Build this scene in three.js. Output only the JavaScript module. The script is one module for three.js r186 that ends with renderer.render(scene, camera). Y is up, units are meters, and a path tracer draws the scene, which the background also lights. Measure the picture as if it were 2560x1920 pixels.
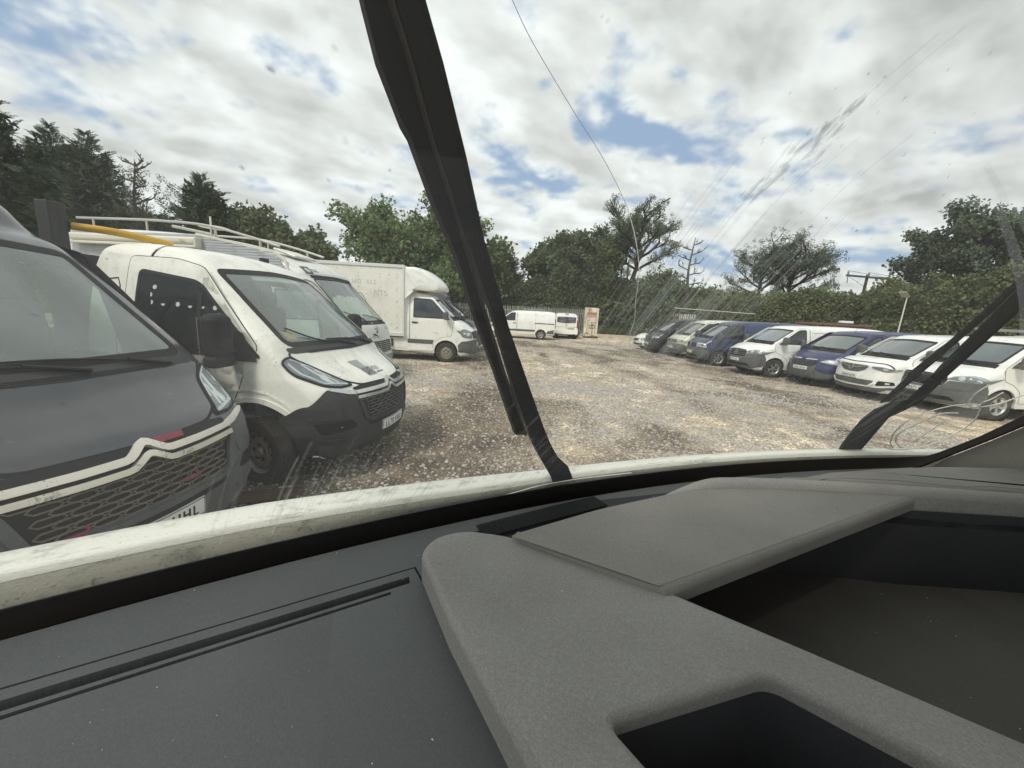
import * as THREE from 'three';
import { RoundedBoxGeometry } from 'three/addons/geometries/RoundedBoxGeometry.js';
import { mergeGeometries, mergeVertices } from 'three/addons/utils/BufferGeometryUtils.js';

const scene = new THREE.Scene();
// ---------- camera ----------
const EYE = 1.815;
const camera = new THREE.PerspectiveCamera(90, 4 / 3, 0.02, 1500);
camera.position.set(0, EYE, 0);
camera.rotation.order = 'YXZ';
camera.rotation.set(-0.185, 0, 0.0552);
scene.add(camera);
const renderer = new THREE.WebGLRenderer({ antialias: true });
renderer.setSize(1024, 768);
renderer.toneMapping = THREE.LinearToneMapping;
renderer.toneMappingExposure = 1.6;
renderer.shadowMap.enabled = true;

// ---------- noise ----------
function rng(seed) { let s = seed >>> 0; return () => { s = (s + 0x6D2B79F5) >>> 0; let t = s; t = Math.imul(t ^ (t >>> 15), t | 1); t ^= t + Math.imul(t ^ (t >>> 7), t | 61); return ((t ^ (t >>> 14)) >>> 0) / 4294967296; }; }
const PERM = new Uint8Array(512); { const r = rng(77), p = [...Array(256).keys()]; for (let i = 255; i > 0; i--) { const j = (r() * (i + 1)) | 0; [p[i], p[j]] = [p[j], p[i]]; } for (let i = 0; i < 512; i++) PERM[i] = p[i & 255]; }
const RND = new Float32Array(256); { const r = rng(5); for (let i = 0; i < 256; i++) RND[i] = r(); }
function vn(x, y, per = 0) { // value noise 0..1
  let xi = Math.floor(x), yi = Math.floor(y); const fx = x - xi, fy = y - yi;
  const u = fx * fx * fx * (fx * (fx * 6 - 15) + 10), v = fy * fy * fy * (fy * (fy * 6 - 15) + 10);
  let x1 = xi + 1, y1 = yi + 1;
  if (per) { xi = ((xi % per) + per) % per; yi = ((yi % per) + per) % per; x1 = ((x1 % per) + per) % per; y1 = ((y1 % per) + per) % per; }
  const h = (a, b) => RND[PERM[(PERM[a & 255] + b) & 255]];
  const a = h(xi, yi), b = h(x1, yi), c = h(xi, y1), d = h(x1, y1);
  return a + (b - a) * u + (c - a) * v + (a - b - c + d) * u * v;
}
function fbm(x, y, oct = 5, gain = 0.5, per = 0) { let s = 0, a = 1, n = 0, f = 1; for (let i = 0; i < oct; i++) { s += a * vn(x * f + i * 17.3 * (per ? 0 : 1), y * f + i * 9.1 * (per ? 0 : 1), per ? per * f : 0); n += a; a *= gain; f *= 2; } return s / n; }
const sst = (a, b, x) => { const t = Math.min(1, Math.max(0, (x - a) / (b - a))); return t * t * (3 - 2 * t); };
const lerp = (a, b, t) => a + (b - a) * t;
const clamp = (x, a, b) => Math.min(b, Math.max(a, x));

// ---------- sky ----------
{
  const W = 2048, H = 1024, data = new Float32Array(W * H * 4);
  // holes of blue between the clouds: azimuth (right of the lens axis), altitude, width, height, strength
  const gaps = [[-52, 21, 6, 3, .24], [-47, 15, 7, 2.5, .1], [0.5, 18.6, 5, 2.0, .34], [8.5, 21, 3.5, 1.6, .2], [15, 22.4, 4.2, 1.2, .36], [21, 20.6, 4.2, 1.3, .32], [25, 18.8, 2.5, 1.2, .24], [3, 27.5, 2.2, 2.2, .24], [11.5, 29.5, 1.8, 3.2, .26], [7, 25, 1.2, 3.5, .24],
    [36, 7.7, 9, .9, .28], [45, 7.5, 7, 1.1, .3], [20, 9, 7, 1.2, .14], [-31, 7, 4, 1.0, .28], [-2, 21, 3, 1.5, .16], [16, 10, 4, 1, .14], [-75, 35, 14, 6, .35], [75, 40, 15, 8, .3], [130, 30, 16, 8, .35], [-140, 42, 18, 9, .35], [180, 25, 18, 6, .3], [40, 60, 16, 9, .25]];
  const D = Math.PI / 180;
  for (let j = 0; j < H; j++) {
    const lat = ((j + .5) / H - .5) * Math.PI, cy = Math.cos(lat), y = Math.sin(lat), alt = lat / D;
    for (let i = 0; i < W; i++) {
      const k = (j * W + i) * 4;
      let r, g, b;
      if (y < -0.01) { r = .16; g = .15; b = .13; }
      else {
        const ang = ((i + .5) / W - .5) * 2 * Math.PI, x = Math.cos(ang) * cy, z = Math.sin(ang) * cy;
        let az = Math.atan2(x, -z) / D;
        const yy = Math.max(y, 0) + 0.24;
        const px = x / yy, pz = -z / yy;
        // streets of cloud lie slantwise: shorter across than along
        const ax = px * .80 + pz * .60, bx = -px * .60 + pz * .80;
        const wx = fbm(px * 1.6 + 3, pz * 1.6 + 8, 3) - .5, wz = fbm(px * 1.6 + 31, pz * 1.6 + 4, 3) - .5;
        const qx = ax * 2.7 + wx * .5, qz = bx * 4.3 + wz * .5;
        const puff = (a, b, o) => fbm(a * 1.25 + 10.2, b * 1.25 + 4.7, o, .5);
        const n = puff(qx, qz, 6), n2 = puff(qx + .20, qz - .42, 4);
        const big = fbm(px * .9 + 7.7, pz * 1.1 + 2.2, 3, .5);
        let hole = 0;
        for (const [ga, gl, gw, gh, gs] of gaps) { let da = az - ga; if (da > 180) da -= 360; if (da < -180) da += 360; da *= Math.cos(lat); const e = (da / gw) ** 2 + ((alt - gl) / gh) ** 2; if (e < 6) hole += gs * Math.exp(-e * .8); }
        const ragged = fbm(px * 7 + wx * 1.2 + 1, pz * 9 + wz * 1.2 + 9, 6, .6) - .5;
        const dens = .56 + (n - .5) * .7 + (big - .5) * .3 + ragged * .75 - hole * .95;
        const cov = sst(.10, .44, dens) * .97 + .03;
        const side = clamp((n2 - n) * 1.0, -.2, .2);
        const fine = fbm(qx * 5, qz * 4, 5, .55) - .5;
        const thick = sst(.36, .68, n * .6 + big * .4);
        let L = .62 - .14 * thick + side * .30 + fine * .13 + ragged * .07;
        // the right-hand upper sky is a heavier deck
        L -= .07 * Math.exp(-(((az - 38) / 24) ** 2) - (((alt - 33) / 9) ** 2)) + .10 * Math.exp(-(((az - 46) / 14) ** 2) - (((alt - 14) / 3) ** 2)) + .06 * Math.exp(-(((az - 12) / 9) ** 2) - (((alt - 36) / 3) ** 2));
        L += .09 * Math.exp(-(((az + 3) / 20) ** 2) - (((alt - 30) / 14) ** 2));
        L = clamp(L, .34, .74);
        const hz = Math.exp(-y * 9);
        const br = lerp(.215, .40, hz), bg = lerp(.30, .48, hz), bb = lerp(.445, .57, hz);
        L = lerp(L, .56, hz * .35);
        r = lerp(br, L * .985, cov); g = lerp(bg, L, cov); b = lerp(bb, L * .985 + .012 * (1 - thick), cov);
      }
      data[k] = r; data[k + 1] = g; data[k + 2] = b; data[k + 3] = 1;
    }
  }
  const sky = new THREE.DataTexture(data, W, H, THREE.RGBAFormat, THREE.FloatType);
  sky.mapping = THREE.EquirectangularReflectionMapping; sky.magFilter = THREE.LinearFilter; sky.minFilter = THREE.LinearFilter; sky.needsUpdate = true;
  scene.background = sky; scene.environment = sky;
}
// ---------- sun behind thin cloud ----------
const sun = new THREE.DirectionalLight(0xfff7ee, 1.6);
sun.position.set(-18, 46, 20); sun.target.position.set(4, 0, -14);
sun.castShadow = true; sun.shadow.radius = 26; sun.shadow.mapSize.set(2048, 2048);
Object.assign(sun.shadow.camera, { left: -60, right: 60, top: 60, bottom: -60, near: 1, far: 150 });
scene.add(sun, sun.target);

// ---------- shared helpers ----------
const V3 = (x, y, z) => new THREE.Vector3(x, y, z);
const used = {};
function numbered(n) { used[n] = (used[n] ?? -1) + 1; return used[n] ? n + '_' + String(used[n]).padStart(3, '0') : n; }
function mesh(name, geo, mat, parent = scene) { const m = new THREE.Mesh(geo, mat); m.name = name; m.castShadow = m.receiveShadow = true; if (parent === scene) m.name = numbered(name); parent.add(m); return m; }
function thing(name, label, category, pos = [0, 0, 0], turn = 0, group) { const o = new THREE.Group(); o.name = numbered(name); o.position.set(...pos); o.rotation.y = turn; o.userData = { label, category }; if (group) o.userData.group = group; scene.add(o); return o; }
function tag(o, label, category, group, kind) { if (label) o.userData.label = label; if (category) o.userData.category = category; if (group) o.userData.group = group; if (kind) o.userData.kind = kind; return o; }
const merge = (list) => mergeGeometries(list.map((g) => { const q = g.index ? g.toNonIndexed() : g; for (const a of Object.keys(q.attributes)) if (!['position', 'normal', 'uv'].includes(a)) q.deleteAttribute(a); if (!q.attributes.uv) q.setAttribute('uv', new THREE.BufferAttribute(new Float32Array(q.attributes.position.count * 2), 2)); return q; }));
const box = (w, h, d, x = 0, y = 0, z = 0, r = 0) => { const g = r ? new RoundedBoxGeometry(w, h, d, 2, Math.min(r, w / 2.01, h / 2.01, d / 2.01)) : new THREE.BoxGeometry(w, h, d); g.translate(x, y, z); return g; };
const tube = (pts, r, n = 24, s = 8, closed = false) => new THREE.TubeGeometry(new THREE.CatmullRomCurve3(pts.map((p) => p.isVector3 ? p : V3(...p)), closed, 'centripetal'), n, r, s, closed);
function rod(a, b, r0, r1 = r0, s = 8) { const A = V3(...a), B = V3(...b), d = B.clone().sub(A); const g = new THREE.CylinderGeometry(r1, r0, d.length(), s); g.applyQuaternion(new THREE.Quaternion().setFromUnitVectors(V3(0, 1, 0), d.normalize())); g.translate(...A.add(B).multiplyScalar(.5)); return g; }
function dataTex(w, h, fn, { srgb = true, repeat } = {}) {
  const d = new Uint8Array(w * h * 4);
  for (let j = 0; j < h; j++) for (let i = 0; i < w; i++) { const c = fn(i / w, j / h, i, j), k = (j * w + i) * 4; d[k] = clamp(c[0], 0, 255); d[k + 1] = clamp(c[1], 0, 255); d[k + 2] = clamp(c[2], 0, 255); d[k + 3] = c[3] ?? 255; }
  const t = new THREE.DataTexture(d, w, h); t.magFilter = THREE.LinearFilter; t.minFilter = THREE.LinearMipmapLinearFilter; t.wrapS = t.wrapT = THREE.RepeatWrapping; if (srgb) t.colorSpace = THREE.SRGBColorSpace; if (repeat) t.repeat.set(...repeat); t.needsUpdate = true; return t;
}
function canvasTex(w, h, draw) { const c = document.createElement('canvas'); c.width = w; c.height = h; const x = c.getContext('2d'); draw(x, w, h); const t = new THREE.CanvasTexture(c); t.colorSpace = THREE.SRGBColorSpace; t.anisotropy = 4; return t; }
function withRepeat(t, x, y) { const c = t.clone(); c.repeat.set(x, y); c.needsUpdate = true; return c; }

// polygons: round the corners, split into small triangles, lay on a surface
function roundPoly(pts, r, n = 4) {
  const out = [], N = pts.length;
  for (let i = 0; i < N; i++) {
    const p = pts[i], a = pts[(i + N - 1) % N], b = pts[(i + 1) % N]; const rr = p[2] ?? r;
    const da = [a[0] - p[0], a[1] - p[1]], db = [b[0] - p[0], b[1] - p[1]], la = Math.hypot(...da), lb = Math.hypot(...db);
    const k = Math.min(rr, la * .48, lb * .48); if (k < 1e-4) { out.push([p[0], p[1]]); continue; }
    const s = [p[0] + da[0] / la * k, p[1] + da[1] / la * k], e = [p[0] + db[0] / lb * k, p[1] + db[1] / lb * k];
    for (let j = 0; j <= n; j++) { const t = j / n; out.push([(1 - t) ** 2 * s[0] + 2 * t * (1 - t) * p[0] + t * t * e[0], (1 - t) ** 2 * s[1] + 2 * t * (1 - t) * p[1] + t * t * e[1]]); }
  }
  return out;
}
function tess(poly, holes, h) {
  const c = poly.map((p) => new THREE.Vector2(p[0], p[1])), hs = holes.map((q) => q.map((p) => new THREE.Vector2(p[0], p[1])));
  if (THREE.ShapeUtils.area(c) < 0) c.reverse();
  for (const q of hs) if (THREE.ShapeUtils.area(q) > 0) q.reverse();
  let tri = THREE.ShapeUtils.triangulateShape(c, hs); const P = [...c, ...hs.flat()].map((v) => [v.x, v.y]);
  for (let it = 0; it < 7; it++) {
    const mid = new Map(), out = []; let any = false;
    const M = (a, b) => { const p = P[a], q = P[b]; if (Math.hypot(p[0] - q[0], p[1] - q[1]) <= h) return -1; const k = a < b ? a * 1e6 + b : b * 1e6 + a; if (!mid.has(k)) { mid.set(k, P.length); P.push([(p[0] + q[0]) / 2, (p[1] + q[1]) / 2]); } any = true; return mid.get(k); };
    for (const [a, b, d] of tri) {
      const x = M(a, b), y = M(b, d), z = M(d, a), n = (x >= 0) + (y >= 0) + (z >= 0);
      if (n === 0) out.push([a, b, d]);
      else if (n === 3) out.push([a, x, z], [x, b, y], [z, y, d], [x, y, z]);
      else if (n === 1) { if (x >= 0) out.push([a, x, d], [x, b, d]); else if (y >= 0) out.push([a, b, y], [a, y, d]); else out.push([a, b, z], [z, b, d]); }
      else if (x < 0) out.push([y, d, z], [a, b, y], [a, y, z]); else if (y < 0) out.push([a, x, z], [x, b, d], [x, d, z]); else out.push([x, b, y], [a, x, y], [a, y, d]);
    }
    tri = out; if (!any || tri.length > 20000) break;
  }
  return { P, tri };
}
// a panel laid on map(a, b, offset) -> Vector3, with a rim going back by thick
function patch(poly, map, { off = .004, thick = .012, h = .06, holes = [], uv = null } = {}) {
  const { P, tri } = tess(poly, holes, h), pos = [], nor = [], uvs = [], idx = [];
  const top = P.map(([a, b]) => map(a, b, off));
  P.forEach(([a, b], i) => { const n = map(a, b, off + .01).sub(top[i]).normalize(); pos.push(...top[i]); nor.push(...n); uvs.push(...(uv ? uv(a, b) : [a, b])); });
  const edges = new Map();
  let vote = 0;
  for (const [a, b, d] of tri) vote += top[b].clone().sub(top[a]).cross(top[d].clone().sub(top[a])).dot(V3(nor[a * 3], nor[a * 3 + 1], nor[a * 3 + 2]));
  const flip = vote < 0;
  for (const [a, b, d] of tri) {
    const t = flip ? [a, d, b] : [a, b, d]; idx.push(...t);
    for (let e = 0; e < 3; e++) { const u = t[e], v = t[(e + 1) % 3], k = u < v ? u + '_' + v : v + '_' + u; if (edges.has(k)) edges.set(k, null); else edges.set(k, [u, v]); }
  }
  if (thick > 0) for (const e of edges.values()) if (e) {
    const [u, v] = e, a = top[u], b = top[v], a2 = map(...P[u], off - thick), b2 = map(...P[v], off - thick);
    const n = b.clone().sub(a).cross(a2.clone().sub(a)).normalize(), k = pos.length / 3;
    for (const p of [a, b, a2, b2]) { pos.push(...p); nor.push(-n.x, -n.y, -n.z); }
    for (const i of [u, v, u, v]) uvs.push(uvs[i * 2], uvs[i * 2 + 1]);
    idx.push(k, k + 2, k + 1, k + 1, k + 2, k + 3);
  }
  const g = new THREE.BufferGeometry(); g.setAttribute('position', new THREE.Float32BufferAttribute(pos, 3)); g.setAttribute('normal', new THREE.Float32BufferAttribute(nor, 3)); g.setAttribute('uv', new THREE.Float32BufferAttribute(uvs, 2)); g.setIndex(idx); return g;
}
// a strip of even width along a line
function strip(line, w) {
  const L = [], R = [], N = line.length;
  for (let i = 0; i < N; i++) { const a = line[Math.max(0, i - 1)], b = line[Math.min(N - 1, i + 1)], d = [b[0] - a[0], b[1] - a[1]], l = Math.hypot(...d) || 1; const ww = (line[i][2] ?? w) / 2; L.push([line[i][0] - d[1] / l * ww, line[i][1] + d[0] / l * ww]); R.push([line[i][0] + d[1] / l * ww, line[i][1] - d[0] / l * ww]); }
  return [...L, ...R.reverse()];
}
const ringLine = (cx, cy, rx, ry, n = 20, a0 = 0, a1 = Math.PI * 2) => [...Array(n + 1)].map((_, i) => { const a = a0 + (a1 - a0) * i / n; return [cx + rx * Math.cos(a), cy + ry * Math.sin(a)]; });
const disc = (cx, cy, rx, ry = rx, n = 16) => ringLine(cx, cy, rx, ry, n).slice(0, n);
function inPoly(p, q) { let c = false; for (let i = 0, j = q.length - 1; i < q.length; j = i++) if ((q[i][1] > p[1]) !== (q[j][1] > p[1]) && p[0] < (q[j][0] - q[i][0]) * (p[1] - q[i][1]) / (q[j][1] - q[i][1]) + q[i][0]) c = !c; return c; }
function lut(t, x) { if (x <= t[0][0]) return t[0][1]; for (let i = 1; i < t.length; i++) if (x <= t[i][0]) return lerp(t[i - 1][1], t[i][1], (x - t[i - 1][0]) / (t[i][0] - t[i - 1][0])); return t[t.length - 1][1]; }
// ---------- ground ----------
// dry pale gravel where nothing drives, brown earth in the wheel ruts and beside the parked rows
function pale(x, z) { // z is forward
  let p = .80 + (fbm(x * .22 + 4, z * .22, 4) - .5) * 1.0 + (fbm(x * .9 + 14, z * .9, 3) - .5) * .35;
  const rut = (c, w) => Math.exp(-(((x - c) / w) ** 2));
  const bend = Math.sin(z * .13) * .7 + (fbm(z * .25, 3, 3) - .5) * 2.2;
  p -= .42 * rut(-1.0 + bend * .5 - .02 * z, .8) + .28 * rut(3.1 + bend, .55) * sst(4, 9, z) + .26 * rut(5.2 + bend, .6) + .2 * rut(6.9 + bend * .6, .8);
  p -= .38 * sst(.48, .56, fbm(x * .55 + 61, z * .4 + 5, 5, .6)) * (x < 1.5 ? 1 : 0) + .1 * (x < -1 ? 1 : 0);
  p -= .34 * sst(.46, .54, fbm(x * .6 + 21, z * .5 + 33, 5, .6)) * sst(5.6, 6.6, x + (fbm(x * .9, z * .9 + 8, 4) - .5) * 5);
  p += .35 * sst(22, 30, z);
  p -= .35 * Math.exp(-(((x - 4.5) / 3.2) ** 2) - (((z - 22) / 1.6) ** 2)) + .35 * Math.exp(-(((x - 7) / 2.2) ** 2) - (((z - 26) / 1.0) ** 2));
  p -= .4 * sst(.47, .56, fbm(x * .8 + 2, z * .8 + 71, 5, .6)) * (1 - sst(5.2, 6.4, z + (fbm(x * .8, z * .8, 3) - .5) * 4));
  return clamp(p, 0, 1);
}
const groundH = (x, z) => { const d = Math.hypot(x, z); return (fbm(x * .5 + 40, z * .5 + 9, 4) - .5) * .07 * sst(1, 4, d) - .02; };
{
  const per = 2048;
  const soil = dataTex(1024, 1024, (u, v) => {
    const a = fbm(u * 12, v * 12, 5, .6, 12), b = vn(u * 200, v * 200, 200), c = vn(u * 330 + 5, v * 330, 330), e = vn(u * 90, v * 90, 90);
    let t = 150 + (a - .5) * 110 + (b - .5) * 46 + (c - .5) * 40; if (b > .80 && e > .35) t += 55; if (c < .10) t -= 45;
    return [t * 1.02, t * .975, t * .91];
  });
  const bump = dataTex(512, 512, (u, v) => { const t = 128 + (fbm(u * 40, v * 40, 4, .7, 40) - .5) * 230; return [t, t, t]; }, { srgb: false });
  const xs = [], zs = [];
  for (let i = -700; i < -60; i += 80) xs.push(i); for (let i = -60; i < -14; i += 4) xs.push(i); for (let i = -14; i <= 22; i += .22) xs.push(i); for (let i = 23; i < 70; i += 4) xs.push(i); for (let i = 70; i <= 700; i += 90) xs.push(i);
  for (let i = -200; i < -4; i += 20) zs.push(i); for (let i = -4; i < 34; i += .22) zs.push(i); for (let i = 34; i < 60; i += 1.5) zs.push(i); for (let i = 60; i <= 1000; i += 60) zs.push(i);
  const pos = [], col = [], uv = [], idx = [];
  for (const z of zs) for (const x of xs) {
    pos.push(x, groundH(x, z), -z); uv.push(x / 4, z / 4);
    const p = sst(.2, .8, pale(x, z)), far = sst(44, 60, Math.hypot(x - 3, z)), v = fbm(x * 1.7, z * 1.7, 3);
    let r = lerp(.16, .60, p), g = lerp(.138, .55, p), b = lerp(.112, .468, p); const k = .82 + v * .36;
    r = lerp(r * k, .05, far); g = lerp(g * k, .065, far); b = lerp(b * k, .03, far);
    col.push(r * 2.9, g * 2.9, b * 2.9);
  }
  const w = xs.length; for (let j = 0; j + 1 < zs.length; j++) for (let i = 0; i + 1 < w; i++) { const a = j * w + i; idx.push(a, a + 1, a + w, a + 1, a + w + 1, a + w); }
  const g = new THREE.BufferGeometry(); g.setAttribute('position', new THREE.Float32BufferAttribute(pos, 3)); g.setAttribute('uv', new THREE.Float32BufferAttribute(uv, 2)); g.setAttribute('color', new THREE.Float32BufferAttribute(col, 3)); g.setIndex(idx); g.computeVertexNormals();
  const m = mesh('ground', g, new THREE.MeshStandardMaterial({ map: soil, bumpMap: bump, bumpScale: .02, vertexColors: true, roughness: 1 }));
  tag(m, 'open yard of brown earth and pale crushed stone between the two rows', 'ground', null, 'structure');
  // loose stones
  const R = rng(11), N = 330000;
  const geos = [0, 1, 2].map((s) => { const q = new THREE.IcosahedronGeometry(1, s === 2 ? 1 : 0); const p = q.attributes.position, rr = rng(50 + s); const off = new Map(); for (let i = 0; i < p.count; i++) { const key = [p.getX(i), p.getY(i), p.getZ(i)].map((t) => t.toFixed(2)).join(); if (!off.has(key)) off.set(key, .72 + rr() * .5); const f = off.get(key); p.setXYZ(i, p.getX(i) * f, p.getY(i) * f * .62, p.getZ(i) * f * (.7 + .15 * s)); } q.computeVertexNormals(); return q; });
  const mat = new THREE.MeshStandardMaterial({ color: 0xffffff, roughness: .95 });
  const M = new THREE.Matrix4(), Q = new THREE.Quaternion(), E = new THREE.Euler(), C = new THREE.Color();
  const list = [[], [], []];
  for (let i = 0; i < N; i++) {
    const far = R() < .42; const z = far ? 9 + Math.pow(R(), 1.3) * 20 : 1.6 + Math.pow(R(), 1.15) * 9, x = -4 + R() * (far ? 15 : 12.5);
    const p = pale(x, z), clump = fbm(x * 1.4 + 9, z * 1.4, 3);
    if (R() > .16 + .84 * sst(.2, .75, p) * sst(.28, .55, clump)) continue;
    const s = (.006 + Math.pow(R(), 3.2) * .024) * (far ? 1.15 : 1);
    const t = .27 + R() * .24; list[(R() * 3) | 0].push([x, z, s, t, R()]);
  }
  list.forEach((l, k) => {
    const im = new THREE.InstancedMesh(geos[k], mat, l.length);
    l.forEach(([x, z, s, t, h], i) => { E.set(R() * .6 - .3, R() * 6.28, R() * .6 - .3); Q.setFromEuler(E); M.compose(V3(x, groundH(x, z) + s * .25, -z), Q, V3(s, s, s)); im.setMatrixAt(i, M); C.setRGB(t * (1.02 + h * .04), t * (.955 + .03 * h), t * (.83 + h * .08)); im.setColorAt(i, C); });
    im.name = numbered('gravel'); im.receiveShadow = im.castShadow = true; scene.add(im);
    tag(im, ['pale angular gravel stones scattered thick over the yard', 'tan broken stones strewn over the yard', 'rounded cream pebbles strewn over the yard'][k], 'gravel', 'loose stones on the yard', 'stuff');
  });
}
// ---------- vehicle materials ----------
const dirtMap = (seed, base, amt, speck, tint = [1, .985, .96]) => dataTex(512, 512, (u, v) => {
  const a = fbm(u * 6 + seed, v * 6, 5, .6, 0), b = vn(u * 150 + seed, v * 150, 0), c = vn(u * 64 + 9 + seed, v * 64, 0), s = fbm(u * 30, v * 9 + seed, 3);
  let t = 255 - amt * .45 * sst(.45, .85, a) - amt * .18 * sst(.55, .9, s); if (b > .88 && c > .62) t -= speck * (c - .5) * 1.6;
  return [t * lerp(1, tint[0], .7), t * lerp(1, tint[1], .7), t * lerp(1, tint[2], .7)];
}, { repeat: [.6, .6] });
const dirtA = dirtMap(3, 255, 46, 130), dirtB = dirtMap(8, 255, 60, 120), dirtC = dirtMap(13, 255, 30, 70);
const greyDust = dataTex(512, 512, (u, v) => { const a = fbm(u * 5, v * 5, 5, .6), b = vn(u * 190, v * 190), c = vn(u * 50, v * 50), s = fbm(u * 24 + 4, v * 3, 4); let t = 190 + (a - .5) * 80 + (s - .5) * 40; if (b > .88 && c > .5) t += 60 * c; return [t, t * .99, t * .96]; }, { repeat: [.8, .8] });
const paint = (hex, map, o = {}) => new THREE.MeshPhysicalMaterial({ color: hex, map, roughness: .42, clearcoat: .55, clearcoatRoughness: .18, ...o });
const MT = {
  white: paint(0xf1f4f1, dirtA), rail: paint(0xb9bab4, dirtA), whiteDirty: paint(0xf0f2ec, dirtB, { clearcoat: .35, roughness: .5 }), whiteFar: paint(0xf2f5f4, dirtC),
  cream: paint(0xdcdbd0, dirtA), grey: paint(0x3c3f43, dirtB, { roughness: .35, clearcoat: .9, clearcoatRoughness: .16 }), navy: paint(0x3a4068, dirtC, { metalness: .2 }), blue: paint(0x3d4869, dirtC, { metalness: .15 }), black: paint(0x24282b, dirtC), darkvan: paint(0x3a3e44, dirtC), silverwhite: paint(0xd6d9dc, dirtC),
  motor: paint(0xdde1e0, dirtA, { clearcoat: .2, roughness: .5 }), boxw: paint(0xe6e7e1, dirtB, { clearcoat: .15, roughness: .55 }),
  plastic: new THREE.MeshStandardMaterial({ color: 0x4b4e50, map: greyDust, roughness: .62 }), plasticDark: new THREE.MeshStandardMaterial({ color: 0x7d8184, map: greyDust, roughness: .6 }),
  black_: new THREE.MeshStandardMaterial({ color: 0x0c0d0e, roughness: .6 }), rubber: new THREE.MeshStandardMaterial({ color: 0x17191a, roughness: .75 }), seam: new THREE.MeshStandardMaterial({ color: 0x15171a, roughness: .8 }),
  tyre: new THREE.MeshStandardMaterial({ color: 0x4c4a46, map: greyDust, roughness: .9 }), steel: new THREE.MeshStandardMaterial({ color: 0xa39c92, map: dirtB, roughness: .55, metalness: .55 }), alloy: new THREE.MeshStandardMaterial({ color: 0xc6c8ca, roughness: .32, metalness: .75 }), capgrey: new THREE.MeshStandardMaterial({ color: 0x9a9c9e, roughness: .45, metalness: .4 }),
  chrome: new THREE.MeshStandardMaterial({ color: 0xd8dad8, map: dirtB, roughness: .25, metalness: .75 }), glassDark: new THREE.MeshPhysicalMaterial({ color: 0x1a2023, roughness: .05, clearcoat: 1, clearcoatRoughness: .03, ior: 1.6 }), glassScreen: new THREE.MeshPhysicalMaterial({ color: 0x54605f, roughness: .12, clearcoat: 1, clearcoatRoughness: .04, ior: 2.0 }),
  glass: new THREE.MeshPhysicalMaterial({ color: 0xd6e6de, transmission: .84, thickness: 0, roughness: .05, ior: 2.0 }),
  lens: new THREE.MeshPhysicalMaterial({ color: 0xf2f6f6, transmission: 1, thickness: 0, roughness: .02, ior: 1.5, specularIntensity: .5 }), lampBack: new THREE.MeshStandardMaterial({ color: 0x8b8d8d, roughness: .35, metalness: .15 }), reflector: new THREE.MeshStandardMaterial({ color: 0xe4e6e6, roughness: .2, metalness: .3 }), lampWhite: new THREE.MeshStandardMaterial({ color: 0xd8dbdb, roughness: .25, metalness: .35 }), red: new THREE.MeshStandardMaterial({ color: 0x8e1d22, roughness: .3 }), amber: new THREE.MeshStandardMaterial({ color: 0xc46a1c, roughness: .35 }), lining: new THREE.MeshStandardMaterial({ color: 0xc9cdc8, roughness: .9 }), cabin: new THREE.MeshStandardMaterial({ color: 0x848a88, roughness: .9 }), seat: new THREE.MeshStandardMaterial({ color: 0x62686a, roughness: .95 }),
};
MT.glass.name = 'glass';
function plateTex(text, bg = '#e4e6e0') { return canvasTex(512, 112, (x, w, h) => { x.fillStyle = bg; x.fillRect(0, 0, w, h); x.strokeStyle = '#33363a'; x.lineWidth = 5; x.strokeRect(5, 5, w - 10, h - 10); x.fillStyle = '#16181b'; x.font = 'bold 92px sans-serif'; x.textAlign = 'center'; x.textBaseline = 'middle'; const m = x.measureText(text).width; x.save(); x.translate(w / 2, h / 2 + 4); x.scale(Math.min(1, (w - 46) / m), 1); x.fillText(text, 0, 0); x.restore(); }); }

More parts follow.
